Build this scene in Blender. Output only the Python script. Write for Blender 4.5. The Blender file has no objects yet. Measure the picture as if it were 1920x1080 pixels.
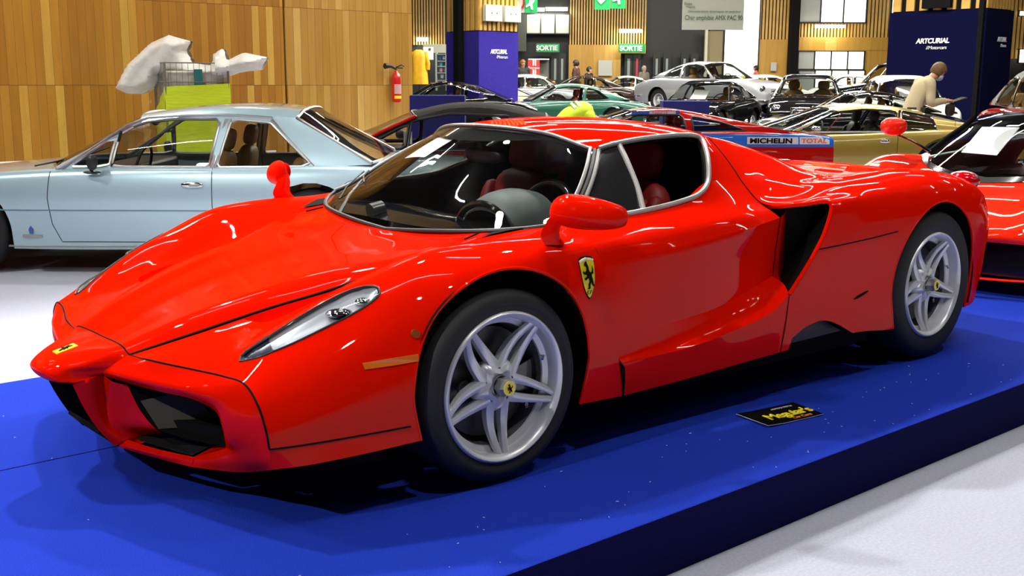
import bpy, bmesh, math, random
from mathutils import Vector, Matrix, noise
from mathutils.geometry import tessellate_polygon
random.seed(7)
SC = bpy.context.scene
COL = SC.collection
PI = math.pi

# ------------------------------------------------------------------ camera
CAMC = (-2.26923, -3.61761, 1.30843)
YAW, PITCH, ROLL, FPX = .712055, .184893, .0042216, 2091.05
def cam_axes():
    d = Vector((math.sin(YAW)*math.cos(PITCH), math.cos(YAW)*math.cos(PITCH), -math.sin(PITCH)))
    r = d.cross(Vector((0, 0, 1))).normalized(); u = r.cross(d)
    return r*math.cos(ROLL)+u*math.sin(ROLL), u*math.cos(ROLL)-r*math.sin(ROLL), d
CR, CU, CD = cam_axes()
cd = bpy.data.cameras.new('camera'); cam = bpy.data.objects.new('camera', cd); COL.objects.link(cam)
cam.matrix_world = Matrix(((CR.x, CU.x, -CD.x, CAMC[0]), (CR.y, CU.y, -CD.y, CAMC[1]), (CR.z, CU.z, -CD.z, CAMC[2]), (0, 0, 0, 1)))
cd.sensor_width = 36; cd.lens = FPX/1920*36; cd.clip_end = 300
SC.camera = cam

# ------------------------------------------------------------------ materials
MATS = {}
def principled(name, col, rough=.5, metal=0, coat=0, spec=None, emit=None, estr=0, alpha=None, coat_rough=.03):
    if name in MATS: return MATS[name]
    m = bpy.data.materials.new(name); m.use_nodes = True
    b = m.node_tree.nodes['Principled BSDF']
    b.inputs['Base Color'].default_value = (*col, 1)
    b.inputs['Roughness'].default_value = rough; b.inputs['Metallic'].default_value = metal
    b.inputs['Coat Weight'].default_value = coat; b.inputs['Coat Roughness'].default_value = coat_rough
    if spec is not None: b.inputs['Specular IOR Level'].default_value = spec
    if emit: b.inputs['Emission Color'].default_value = (*emit, 1); b.inputs['Emission Strength'].default_value = estr
    m.diffuse_color = (*col, 1)
    MATS[name] = m; return m
def nodes(m): return m.node_tree.nodes, m.node_tree.links, m.node_tree.nodes['Principled BSDF']
def noise_tint(m, scale=40, amt=.15, bump=0, obj=True, sx=(1, 1, 1), detail=4):
    n, l, b = nodes(m)
    tc = n.new('ShaderNodeTexCoord'); mp = n.new('ShaderNodeMapping'); mp.inputs['Scale'].default_value = sx
    nz = n.new('ShaderNodeTexNoise'); nz.inputs['Scale'].default_value = scale; nz.inputs['Detail'].default_value = detail
    l.new(tc.outputs['Object'], mp.inputs[0]); l.new(mp.outputs[0], nz.inputs['Vector'])
    mx = n.new('ShaderNodeMix'); mx.data_type = 'RGBA'; mx.blend_type = 'MULTIPLY'; mx.inputs[0].default_value = 1
    mr = n.new('ShaderNodeMapRange'); mr.inputs[1].default_value = .25; mr.inputs[2].default_value = .75
    mr.inputs[3].default_value = 1-amt; mr.inputs[4].default_value = 1+amt
    l.new(nz.outputs[0], mr.inputs[0])
    mx.inputs[6].default_value = b.inputs['Base Color'].default_value
    l.new(mr.outputs[0], mx.inputs[7]); l.new(mx.outputs[2], b.inputs['Base Color'])
    if bump:
        bp = n.new('ShaderNodeBump'); bp.inputs['Strength'].default_value = bump; bp.inputs['Distance'].default_value = .01
        l.new(nz.outputs[0], bp.inputs['Height']); l.new(bp.outputs[0], b.inputs['Normal'])
    return m
def paint(name, col, metal=0, rough=.35): return principled(name, col, .5 if not metal else rough, metal, 1.0, spec=.0 if not metal else None, coat_rough=.02)
def glassy(name, tint=(.75, .8, .78), dens=.25, rough=.0, ior=1.5):
    """thin window pane: see-through with a mirror reflection by Fresnel"""
    if name in MATS: return MATS[name]
    m = bpy.data.materials.new(name); m.use_nodes = True; n = m.node_tree.nodes; l = m.node_tree.links
    for x in list(n):
        if x.type == 'BSDF_PRINCIPLED': n.remove(x)
    out = [x for x in n if x.type == 'OUTPUT_MATERIAL'][0]
    tr = n.new('ShaderNodeBsdfTransparent'); tr.inputs[0].default_value = (*[c*(1-dens) for c in tint], 1)
    gl = n.new('ShaderNodeBsdfGlossy'); gl.inputs['Roughness'].default_value = rough
    fr = n.new('ShaderNodeFresnel'); ge = n.new('ShaderNodeNewGeometry'); ma = n.new('ShaderNodeMath'); ma.operation = 'MULTIPLY_ADD'
    ma.inputs[1].default_value = 1/ior-ior; ma.inputs[2].default_value = ior; l.new(ge.outputs['Backfacing'], ma.inputs[0]); l.new(ma.outputs[0], fr.inputs[0])   # same mirror strength from either side of a thin pane
    mx = n.new('ShaderNodeMixShader'); l.new(fr.outputs[0], mx.inputs[0]); l.new(tr.outputs[0], mx.inputs[1]); l.new(gl.outputs[0], mx.inputs[2])
    l.new(mx.outputs[0], out.inputs[0]); MATS[name] = m; return m

RED = paint('red_paint', (.78, .006, .0), rough=.4); RED.node_tree.nodes['Principled BSDF'].inputs['Coat Weight'].default_value = .28
BLACK = principled('black_plastic', (.012, .012, .013), .45)
GLOSSBLK = principled('gloss_black', (.008, .008, .009), .12, 0, .6)
MATTEBLK = principled('matte_black', (.006, .006, .006), .85, spec=.1)
RUBBER = principled('tyre_rubber', (.016, .016, .017), .62, spec=.35)
SILVER = principled('silver_alloy', (.74, .75, .77), .36, .4, .4)
CHROME = principled('chrome', (.75, .75, .74), .08, 1)
BRUSH = principled('satin_metal', (.45, .45, .43), .3, .9)
TRIMGREY = principled('grey_window_trim', (.30, .29, .27), .35, .4)
GLASS = glassy('window_glass', (.92, .95, .93), .14)
DKGLASS = glassy('dark_window_glass', (.5, .52, .5), .55)
YELLOW = principled('badge_yellow', (.9, .75, .01), .3, 0, .8)
LEATHER_G = principled('grey_leather', (.10, .12, .12), .55)
LEATHER_R = principled('red_leather', (.30, .012, .012), .5)
LEATHER_T = principled('tan_leather', (.28, .15, .04), .5)
LAMPGLASS = glassy('lamp_glass', (.95, .97, 1), .05)
AMBER = principled('amber_lens', (.75, .16, .01), .2, 0, .8)
TAILRED = principled('tail_lamp_red', (.45, .0, .005), .1, 0, 1)
WHITEP = principled('white_paper', (.85, .85, .87), .7)

# ------------------------------------------------------------------ mesh core
class M:
    def __init__(s): s.v = []; s.f = []; s.mi = []
    def add(s, o, mi=None):
        n = len(s.v); s.v += o.v; s.f += [[i+n for i in f] for f in o.f]
        s.mi += (o.mi if mi is None else [mi]*len(o.f)); return s
    def face(s, pts, mi=0):
        n = len(s.v); s.v += [tuple(p) for p in pts]; s.f.append(list(range(n, n+len(pts)))); s.mi.append(mi); return s
    def copy(s): m = M(); m.v = list(s.v); m.f = [list(f) for f in s.f]; m.mi = list(s.mi); return m
    def flip(s): s.f = [f[::-1] for f in s.f]; return s
    def tf(s, fn): s.v = [tuple(fn(p)) for p in s.v]; return s
    def mat(s, m4):
        s.v = [tuple(m4 @ Vector(p)) for p in s.v]
        return s
    def mirror(s, ax=1):
        o = s.copy(); o.v = [tuple(-c if i == ax else c for i, c in enumerate(p)) for p in o.v]; return o.flip()
def both(m): return m.copy().add(m.mirror())

def to_obj(m, name, mats, parent=None, smooth=40, weld=1e-5, bevel=None, subsurf=0, fixn=False):
    me = bpy.data.meshes.new(name)
    bm = bmesh.new()
    vs = [bm.verts.new(p) for p in m.v]
    for f, mi in zip(m.f, m.mi):
        try:
            if len(set(f)) < 3: continue
            q = bm.faces.new([vs[i] for i in f]); q.material_index = mi
        except ValueError: pass
    if weld: bmesh.ops.remove_doubles(bm, verts=bm.verts, dist=weld)
    if fixn: bmesh.ops.recalc_face_normals(bm, faces=bm.faces)
    bm.normal_update()
    if smooth:
        a = math.radians(smooth)
        for f in bm.faces: f.smooth = True
        for e in bm.edges:
            if len(e.link_faces) == 2 and e.calc_face_angle(0) > a: e.smooth = False
    bm.to_mesh(me); bm.free()
    if not isinstance(mats, (list, tuple)): mats = [mats]
    for x in mats: me.materials.append(x)
    o = bpy.data.objects.new(name, me); COL.objects.link(o)
    if parent: o.parent = parent
    if bevel:
        b = o.modifiers.new('bevel', 'BEVEL'); b.width = bevel; b.segments = 2; b.limit_method = 'ANGLE'; b.angle_limit = math.radians(40)
    if subsurf:
        b = o.modifiers.new('sub', 'SUBSURF'); b.levels = subsurf; b.render_levels = subsurf
    return o
def empty(name, loc=(0, 0, 0), rz=0, label=None, cat=None, group=None):
    o = bpy.data.objects.new(name, None); COL.objects.link(o); o.location = loc; o.rotation_euler = (0, 0, rz); o.empty_display_size = .1
    if label: o['label'] = label
    if cat: o['category'] = cat
    if group: o['group'] = group
    return o
def tag(o, label, cat, group=None):
    o['label'] = label; o['category'] = cat
    if group: o['group'] = group
    return o
def struct(o): o['kind'] = 'structure'; return o

# spline interpolation (centripetal Catmull-Rom), fixed samples per segment
def crs(P, ns):
    P = [Vector(p) for p in P]
    if len(P) == 1: return [P[0].copy()]
    if len(P) == 2: return [P[0].lerp(P[1], k/ns) for k in range(ns)]+[P[1].copy()]
    Q = [P[0]*2-P[1]]+P+[P[-1]*2-P[-2]]
    out = []
    for i in range(1, len(Q)-2):
        p0, p1, p2, p3 = Q[i-1], Q[i], Q[i+1], Q[i+2]
        def dt(a, b): return max((a-b).length, 1e-6)**.5
        t0 = 0; t1 = t0+dt(p0, p1); t2 = t1+dt(p1, p2); t3 = t2+dt(p2, p3)
        m1 = (p1-p0)/(t1-t0)-(p2-p0)/(t2-t0)+(p2-p1)/(t2-t1)
        m2 = (p2-p1)/(t2-t1)-(p3-p1)/(t3-t1)+(p3-p2)/(t3-t2)
        m1 *= (t2-t1); m2 *= (t2-t1)
        for k in range(ns):
            s = k/ns; s2 = s*s; s3 = s2*s
            out.append(p1*(2*s3-3*s2+1)+m1*(s3-2*s2+s)+p2*(-2*s3+3*s2)+m2*(s3-s2))
    out.append(P[-1].copy()); return out
def patch(rows, nu=6, nv=4, crease=(), flip=False):
    """rows: equal-length lists of control points; nu samples/segment along, nv across; crease = row indices that stay sharp"""
    R = [crs(r, nu) for r in rows]
    nc = len(R[0]); cuts = [0]+sorted(crease)+[len(rows)-1]
    cols = []
    for j in range(nc):
        col = []
        for a, b in zip(cuts[:-1], cuts[1:]):
            if a == b: continue
            c = crs([R[i][j] for i in range(a, b+1)], nv)
            col += c if not col else c[1:]
        cols.append(col)
    nr = len(cols[0]); m = M()
    for c in cols: m.v += [tuple(p) for p in c]
    for j in range(nc-1):
        for i in range(nr-1):
            a = j*nr+i; f = [a, a+1, a+nr+1, a+nr]
            m.f.append(f[::-1] if flip else f); m.mi.append(0)
    return m
def split(m, fn, refine=5):
    """cut mesh by implicit function -> (part with fn>0, part with fn<0, list of cut edges as point pairs)"""
    val = [fn(p) for p in m.v]; pos, neg = M(), M(); cache = {}; pm, nm = {}, {}; cut = []
    def gp(M_, mp, key, p):
        if key not in mp: mp[key] = len(M_.v); M_.v.append(p)
        return mp[key]
    def cross(i, j):
        k = (min(i, j), max(i, j))
        if k in cache: return cache[k]
        a, b = m.v[k[0]], m.v[k[1]]; fa, fb = val[k[0]], val[k[1]]
        lo, hi = 0., 1.
        for _ in range(refine):
            t = lo+(hi-lo)*(fa/(fa-fb)) if fa != fb else .5
            t = min(max(t, lo+.05*(hi-lo)), hi-.05*(hi-lo))
            p = tuple(a[c]+(b[c]-a[c])*t for c in range(3)); ft = fn(p)
            if (ft > 0) == (fa > 0): lo, fa = t, ft
            else: hi, fb = t, ft
        cache[k] = (p, k); return cache[k]
    for f, mi in zip(m.f, m.mi):
        s = [val[i] > 0 for i in f]
        if all(s): pos.f.append([gp(pos, pm, i, m.v[i]) for i in f]); pos.mi.append(mi); continue
        if not any(s): neg.f.append([gp(neg, nm, i, m.v[i]) for i in f]); neg.mi.append(mi); continue
        A, B, cp = [], [], []
        for k in range(len(f)):
            i, j = f[k], f[(k+1) % len(f)]
            if s[k]: A.append(gp(pos, pm, i, m.v[i]))
            else: B.append(gp(neg, nm, i, m.v[i]))
            if s[k] != s[(k+1) % len(f)]:
                p, key = cross(i, j); A.append(gp(pos, pm, key, p)); B.append(gp(neg, nm, key, p)); cp.append(p)
        if len(A) > 2: pos.f.append(A); pos.mi.append(mi)
        if len(B) > 2: neg.f.append(B); neg.mi.append(mi)
        if len(cp) == 2: cut.append((cp[0], cp[1]))
    return pos, neg, cut
def chains(cut, tol=4):
    nb = {}
    pt = {}
    for a, b in cut:
        ka, kb = tuple(round(c, tol+1) for c in a), tuple(round(c, tol+1) for c in b)
        if ka == kb: continue
        pt[ka] = a; pt[kb] = b; nb.setdefault(ka, []).append(kb); nb.setdefault(kb, []).append(ka)
    seen = set(); out = []
    starts = [k for k in nb if len(nb[k]) == 1]+list(nb)
    for s in starts:
        if s in seen: continue
        ch = [s]; seen.add(s); cur = s
        while True:
            nx = [k for k in nb[cur] if k not in seen]
            if not nx: break
            cur = nx[0]; seen.add(cur); ch.append(cur)
        closed = len(ch) > 3 and s in nb[cur]
        out.append(([Vector(pt[k]) for k in ch], closed))
    return [c for c in out if len(c[0]) > 2]
def poly_sd(poly):
    """signed: >0 outside, <0 inside of a 2-D polygon"""
    n = len(poly); x0 = min(p[0] for p in poly); x1 = max(p[0] for p in poly); y0 = min(p[1] for p in poly); y1 = max(p[1] for p in poly)
    def fn(x, y):
        d = max(x0-x, x-x1, y0-y, y-y1)
        if d > .15: return d
        best = 1e9; ins = False
        for i in range(n):
            ax, ay = poly[i]; bx, by = poly[(i+1) % n]
            dx, dy = bx-ax, by-ay; L = dx*dx+dy*dy
            t = 0 if L == 0 else max(0, min(1, ((x-ax)*dx+(y-ay)*dy)/L))
            q = (ax+dx*t-x)**2+(ay+dy*t-y)**2
            if q < best: best = q
            if (ay > y) != (by > y) and x < (bx-ax)*(y-ay)/(by-ay)+ax: ins = not ins
        return -math.sqrt(best) if ins else math.sqrt(best)
    return fn
def smooth_poly(pts, ns=4, closed=True):
    P = [Vector((p[0], p[1], 0)) for p in pts]
    if closed: Q = crs(P[-2:]+P+P[:2], ns); Q = Q[2*ns:-2*ns] if False else Q[2*ns:2*ns+len(P)*ns]
    else: Q = crs(P, ns)
    return [(q.x, q.y) for q in Q]

# ------------------------------------------------------------------ primitives
def box(cx, cy, cz, sx, sy, sz, mi=0):
    m = M(); x, y, z = sx/2, sy/2, sz/2
    m.v = [(cx+a*x, cy+b*y, cz+c*z) for a in (-1, 1) for b in (-1, 1) for c in (-1, 1)]
    m.f = [[0, 1, 3, 2], [4, 6, 7, 5], [0, 4, 5, 1], [2, 3, 7, 6], [0, 2, 6, 4], [1, 5, 7, 3]]; m.mi = [mi]*6; return m
def tube(pts, r, seg=8, closed=False, mi=0, flat=1.0, up=None):
    P = [Vector(p) for p in pts]; n = len(P); m = M(); rr = r if isinstance(r, (list, tuple)) else [r]*n
    prev = None
    for i in range(n):
        if closed: t = P[(i+1) % n]-P[i-1]
        else: t = P[min(i+1, n-1)]-P[max(i-1, 0)]
        if t.length < 1e-9: t = Vector((1, 0, 0))
        t.normalize()
        if prev is None:
            a = Vector(up) if up else (Vector((0, 0, 1)) if abs(t.z) < .9 else Vector((1, 0, 0)))
        else: a = prev
        a = (a-t*a.dot(t)); 
        if a.length < 1e-6: a = t.orthogonal()
        a.normalize(); prev = a; b = t.cross(a)
        for k in range(seg):
            w = 2*PI*k/seg; m.v.append(tuple(P[i]+(a*math.cos(w)*flat+b*math.sin(w))*rr[i]))
    for i in range(n if closed else n-1):
        for k in range(seg):
            A = i*seg+k; B = i*seg+(k+1) % seg; j = (i+1) % n
            m.f.append([A, B, j*seg+(k+1) % seg, j*seg+k]); m.mi.append(mi)
    if not closed:
        m.f.append(list(range(seg))[::-1]); m.f.append(list(range((n-1)*seg, n*seg))); m.mi += [mi, mi]
    return m
def lathe(prof, seg=48, axis='y', mi=0, a0=0, a1=2*PI):
    """prof: (radius, along-axis)"""
    m = M(); full = abs(a1-a0-2*PI) < 1e-6; n = seg if full else seg+1
    for r, h in prof:
        for k in range(n):
            w = a0+(a1-a0)*k/seg; c, s = r*math.cos(w), r*math.sin(w)
            m.v.append((c, h, s) if axis == 'y' else ((c, s, h) if axis == 'z' else (h, c, s)))
    for i in range(len(prof)-1):
        for k in range(seg):
            a = i*n+k; b = i*n+(k+1) % n; m.f.append([a, b, b+n, a+n]); m.mi.append(mi)
    return m
def ellip(c, r, nu=16, nv=10, p=1.0, mi=0):
    m = M()
    def sp(x): return math.copysign(abs(x)**p, x)
    for i in range(nv+1):
        a = -PI/2+PI*i/nv
        for k in range(nu):
            b = 2*PI*k/nu; m.v.append((c[0]+r[0]*sp(math.cos(a))*sp(math.cos(b)), c[1]+r[1]*sp(math.cos(a))*sp(math.sin(b)), c[2]+r[2]*sp(math.sin(a))))
    for i in range(nv):
        for k in range(nu):
            m.f.append([i*nu+k, i*nu+(k+1) % nu, (i+1)*nu+(k+1) % nu, (i+1)*nu+k]); m.mi.append(mi)
    return m
def prism(poly, h0, h1, axis='y', mi=0):
    """extrude 2-D polygon along axis"""
    def P(a, b, h): return (a, h, b) if axis == 'y' else ((a, b, h) if axis == 'z' else (h, a, b))
    n = len(poly); m = M(); m.v = [P(a, b, h0) for a, b in poly]+[P(a, b, h1) for a, b in poly]
    tri = tessellate_polygon([[Vector((a, b, 0)) for a, b in poly]])
    for t in tri: m.f.append(list(t)); m.f.append([i+n for i in t][::-1]); m.mi += [mi, mi]
    for i in range(n): j = (i+1) % n; m.f.append([i, j, j+n, i+n]); m.mi.append(mi)
    return m
def place(m, loc=(0, 0, 0), rz=0): return m.mat(Matrix.Translation(loc) @ Matrix.Rotation(rz, 4, 'Z'))
def text_obj(s, size, mat, loc, rot, name='lettering', parent=None, extrude=.001, font_shear=0, spacing=1, align='LEFT', sx=1, offset=0):
    c = bpy.data.curves.new(name, 'FONT'); c.body = s; c.size = size; c.extrude = extrude; c.shear = font_shear; c.space_character = spacing; c.align_x = align; c.offset = offset
    t = bpy.data.objects.new(name, c); COL.objects.link(t)
    bpy.context.view_layer.update(); dg = bpy.context.evaluated_depsgraph_get()
    me = bpy.data.meshes.new_from_object(t.evaluated_get(dg)); bpy.data.objects.remove(t); bpy.data.curves.remove(c)
    me.materials.clear(); me.materials.append(mat)
    o = bpy.data.objects.new(name, me); COL.objects.link(o); o.location = loc; o.rotation_euler = rot; o.scale = (sx, 1, 1)
    if parent: o.parent = parent
    return o
# ================================================================== the red supercar
ENZ = empty('sports_car', (0, 0, 0), 0, 'glossy red supercar with five-spoke silver wheels, foremost on the blue carpeted platform', 'car')
def LR(m): return m.copy().flip().add(m.mirror().flip()) if False else m.copy().add(m.mirror())

# local coordinates: x rearwards from the front axle, y outwards, z up
hood_rows = [
 [(-.936, 0, .463), (-.75, 0, .541), (-.55, 0, .60), (-.35, 0, .647), (-.15, 0, .682), (.03, 0, .707), (.20, 0, .728)],
 [(-.941, .11, .466), (-.75, .15, .545), (-.55, .19, .605), (-.35, .22, .652), (-.15, .26, .687), (.035, .29, .712), (.215, .28, .742)],
 [(-.95, .195, .467), (-.75, .286, .545), (-.55, .362, .606), (-.35, .42, .652), (-.15, .505, .688), (.04, .562, .726), (.25, .54, .767)],
 [(-.945, .235, .449), (-.75, .33, .513), (-.55, .41, .574), (-.35, .47, .621), (-.15, .528, .680), (.05, .578, .722), (.27, .57, .770)]]
hood = patch(hood_rows, 8, 5)
fend_rows = [
 [(-.945, .235, .447), (-.75, .335, .508), (-.55, .415, .569), (-.35, .475, .616), (-.15, .53, .679), (.05, .58, .722), (.272, .57, .770), (.40, .70, .792)],
 [(-.925, .38, .452), (-.72, .44, .513), (-.52, .51, .575), (-.34, .53, .628), (-.15, .60, .712), (.05, .65, .748), (.255, .66, .776), (.41, .745, .798)],
 [(-.875, .55, .451), (-.71, .57, .522), (-.51, .60, .607), (-.33, .62, .678), (-.15, .675, .745), (.05, .71, .770), (.245, .74, .784), (.42, .79, .794)],
 [(-.84, .68, .450), (-.705, .67, .540), (-.50, .71, .645), (-.33, .72, .703), (-.15, .745, .762), (.05, .775, .782), (.235, .80, .785), (.425, .84, .782)],
 [(-.826, .775, .444), (-.71, .765, .512), (-.50, .80, .603), (-.325, .81, .688), (-.15, .82, .755), (.05, .845, .776), (.225, .86, .778), (.43, .885, .765)],
 [(-.82, .835, .395), (-.715, .855, .43), (-.50, .895, .51), (-.32, .91, .592), (-.15, .93, .70), (.05, .945, .735), (.22, .94, .742), (.432, .93, .733)],
 [(-.812, .862, .325), (-.715, .89, .345), (-.50, .93, .39), (-.32, .955, .45), (-.15, .982, .60), (.05, .99, .65), (.25, .98, .64), (.462, .952, .64)],
 [(-.805, .866, .268), (-.71, .893, .268), (-.50, .93, .268), (-.32, .952, .268), (-.15, .965, .268), (.05, .965, .268), (.30, .962, .30), (.54, .95, .318)],
 [(-.80, .862, .205), (-.70, .90, .207), (-.50, .935, .212), (-.32, .952, .216), (-.15, .96, .216), (.05, .96, .213), (.30, .955, .205), (.583, .93, .184)]]
fend = patch(fend_rows, 8, 5)
# door skin
door_rows = [
 [(.41, .745, .800), (.75, .82, .832), (1.02, .805, .852), (1.21, .765, .91), (1.48, .73, .895)],
 [(.426, .84, .783), (.78, .885, .797), (1.05, .875, .81), (1.26, .85, .828), (1.475, .815, .825)],
 [(.433, .93, .734), (.80, .94, .755), (1.08, .93, .775), (1.30, .91, .785), (1.50, .87, .785)],
 [(.446, .943, .690), (.85, .966, .707), (1.12, .957, .726), (1.36, .935, .748), (1.53, .895, .757)],
 [(.480, .953, .56), (.86, .945, .56), (1.13, .925, .575), (1.37, .90, .60), (1.54, .87, .61)],
 [(.516, .952, .41), (.87, .928, .42), (1.15, .91, .44), (1.36, .895, .48), (1.53, .87, .51)]]
door = patch(door_rows, 8, 5, crease=(3,))
doorup_rows = [
 [(1.40, .555, 1.076), (1.45, .545, 1.073), (1.50, .53, 1.068)],
 [(1.345, .635, 1.032), (1.41, .628, 1.022), (1.49, .62, 1.0)],
 [(1.285, .70, .98), (1.375, .69, .962), (1.485, .68, .945)],
 [(1.21, .765, .91), (1.34, .75, .905), (1.48, .73, .895)]]
doorup = patch(doorup_rows, 6, 5)
sill_rows = [
 [(.516, .952, .41), (.87, .928, .42), (1.15, .91, .44), (1.36, .895, .48), (1.53, .87, .51)],
 [(.54, .945, .335), (.88, .938, .345), (1.16, .93, .375), (1.37, .935, .425), (1.50, .95, .49)],
 [(.55, .952, .316), (.88, .968, .322), (1.17, .982, .356), (1.38, .996, .405), (1.47, 1.0, .459)],
 [(.565, .945, .25), (.90, .955, .255), (1.185, .975, .28), (1.40, .99, .31), (1.46, .995, .33)],
 [(.583, .93, .184), (.92, .945, .192), (1.20, .962, .205), (1.42, .975, .215), (1.45, .985, .22)]]
sill = patch(sill_rows, 8, 5, crease=(2,))
# rear quarter, from engine deck crest outwards and down
rq_rows = [
 [(1.50, .53, 1.068), (1.72, .47, 1.043), (2.0, .47, .972), (2.28, .54, .882), (2.62, .58, .868), (2.95, .60, .85), (3.17, .60, .832), (3.35, .60, .812), (3.48, .58, .79)],
 [(1.49, .62, 1.0), (1.70, .58, .965), (1.98, .57, .918), (2.29, .63, .874), (2.64, .66, .872), (2.95, .68, .852), (3.17, .68, .83), (3.35, .67, .806), (3.47, .64, .782)],
 [(1.48, .73, .895), (1.68, .70, .885), (1.97, .69, .872), (2.32, .70, .882), (2.65, .73, .890), (2.95, .745, .863), (3.17, .745, .832), (3.35, .735, .797), (3.46, .71, .765)],
 [(1.475, .815, .825), (1.66, .80, .822), (2.0, .79, .869), (2.35, .77, .893), (2.66, .80, .896), (2.95, .81, .866), (3.17, .80, .828), (3.345, .785, .78), (3.44, .77, .73)],
 [(1.56, .865, .797), (1.73, .90, .822), (2.0, .905, .86), (2.35, .90, .872), (2.66, .91, .870), (2.95, .91, .835), (3.15, .895, .785), (3.30, .87, .735), (3.39, .84, .68)],
 [(1.724, 1.0, .812), (1.85, 1.0, .815), (2.05, .99, .812), (2.35, .985, .81), (2.66, .985, .80), (2.95, .972, .76), (3.11, .95, .715), (3.24, .92, .67), (3.32, .895, .62)],
 [(1.685, 1.012, .71), (1.83, 1.013, .715), (2.05, 1.013, .72), (2.35, 1.010, .725), (2.66, 1.008, .72), (2.95, .992, .67), (3.09, .972, .63), (3.21, .945, .59), (3.29, .915, .54)],
 [(1.625, 1.012, .628), (1.80, 1.013, .632), (2.05, 1.013, .641), (2.32, 1.012, .654), (2.66, 1.005, .60), (2.97, .985, .55), (3.095, .965, .52), (3.20, .94, .48), (3.28, .91, .45)],
 [(1.47, 1.0, .459), (1.70, 1.0, .46), (2.0, 1.0, .46), (2.32, 1.0, .46), (2.66, .99, .45), (2.98, .975, .43), (3.10, .955, .41), (3.20, .93, .38), (3.27, .905, .35)],
 [(1.445, .985, .22), (1.70, .995, .225), (2.0, 1.0, .227), (2.28, 1.0, .20), (2.66, .98, .2), (2.99, .965, .2), (3.10, .945, .2), (3.19, .92, .21), (3.25, .89, .22)]]
rq = patch(rq_rows, 7, 5, crease=(7,))
tail_rows = [[(r[-1][0], r[-1][1], r[-1][2]), ((r[-1][0]+3.53)/2+.03, r[-1][1]*.66, r[-1][2]+.012), (3.53, r[-1][1]*.33, r[-1][2]+.02), (3.54, 0, r[-1][2]+.02)] for r in rq_rows]
tail = patch(tail_rows, 6, 3)
deck_rows = [
 [(1.50, 0, 1.122), (1.72, 0, 1.07), (2.0, 0, .99), (2.28, 0, .925), (2.62, 0, .893), (2.95, 0, .878), (3.17, 0, .862), (3.35, 0, .845), (3.54, 0, .81)],
 [(1.50, .30, 1.11), (1.72, .28, 1.055), (2.0, .28, .965), (2.28, .30, .905), (2.62, .32, .882), (2.95, .34, .868), (3.17, .34, .852), (3.35, .34, .835), (3.52, .33, .806)],
 rq_rows[0]]
deck = patch(deck_rows, 7, 4)
roof_rows = [
 [(.66, 0, 1.12), (.92, 0, 1.140), (1.18, 0, 1.147), (1.38, 0, 1.138), (1.50, 0, 1.122)],
 [(.69, .19, 1.113), (.93, .19, 1.135), (1.18, .19, 1.142), (1.38, .19, 1.132), (1.50, .19, 1.117)],
 [(.745, .35, 1.094), (.95, .35, 1.117), (1.19, .35, 1.128), (1.39, .35, 1.12), (1.50, .34, 1.105)],
 [(.79, .46, 1.06), (.96, .47, 1.092), (1.20, .475, 1.106), (1.39, .465, 1.10), (1.50, .45, 1.09)],
 [(.815, .51, 1.042), (.965, .535, 1.070), (1.20, .560, 1.084), (1.40, .555, 1.076), (1.50, .53, 1.068)]]
roof = patch(roof_rows, 6, 5)
# front bumper
ring_rows = [
 [(-.945, .235, .449), (-.925, .38, .452), (-.875, .55, .451), (-.84, .68, .450), (-.826, .78, .443), (-.818, .842, .37), (-.808, .864, .305), (-.805, .866, .268)],
 [(-.985, .205, .420), (-.955, .345, .421), (-.915, .50, .423), (-.875, .645, .428), (-.850, .742, .414), (-.846, .785, .345), (-.838, .785, .285), (-.828, .76, .240)],
 [(-1.013, .18, .392), (-.985, .30, .391), (-.948, .45, .393), (-.908, .598, .393), (-.876, .690, .373), (-.866, .712, .315), (-.852, .705, .262), (-.822, .66, .216)],
 [(-1.008, .18, .378), (-.968, .27, .366), (-.936, .45, .371), (-.890, .588, .366), (-.858, .650, .338), (-.848, .662, .29), (-.835, .65, .245), (-.80, .58, .20)]]
ring = patch(ring_rows, 6, 5)
lipc = patch([[(-.853, .465, .15), (-.80, .58, .20), (-.822, .66, .216), (-.828, .76, .240), (-.805, .866, .268)],
              [(-.855, .465, .135), (-.822, .57, .160), (-.815, .665, .180), (-.812, .77, .208), (-.80, .866, .236)],
              [(-.86, .46, .118), (-.805, .57, .122), (-.79, .66, .14), (-.775, .76, .167), (-.79, .862, .204)]], 5, 4)
lipf = patch([[(-.945, .17, .152), (-.93, .24, .151), (-.905, .34, .152), (-.853, .465, .15)],
              [(-.962, .155, .138), (-.94, .24, .134), (-.91, .34, .134), (-.857, .465, .134)],
              [(-.975, .125, .128), (-.93, .23, .117), (-.90, .34, .118), (-.86, .46, .118)]], 5, 4)
lfloor = M()
lfloor.face([(-.945, .17, .152), (-.93, .24, .151), (-.84, .22, .166), (-.86, .14, .165)])
lfloor.face([(-.853, .465, .15), (-.80, .58, .20), (-.785, .49, .182)])
ramp = patch([[(-.86, .14, .165), (-.84, .22, .166), (-.815, .32, .172), (-.785, .49, .182)],
              [(-.90, .20, .22), (-.905, .27, .21), (-.86, .40, .20), (-.80, .58, .20)]], 4, 3)
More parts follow.
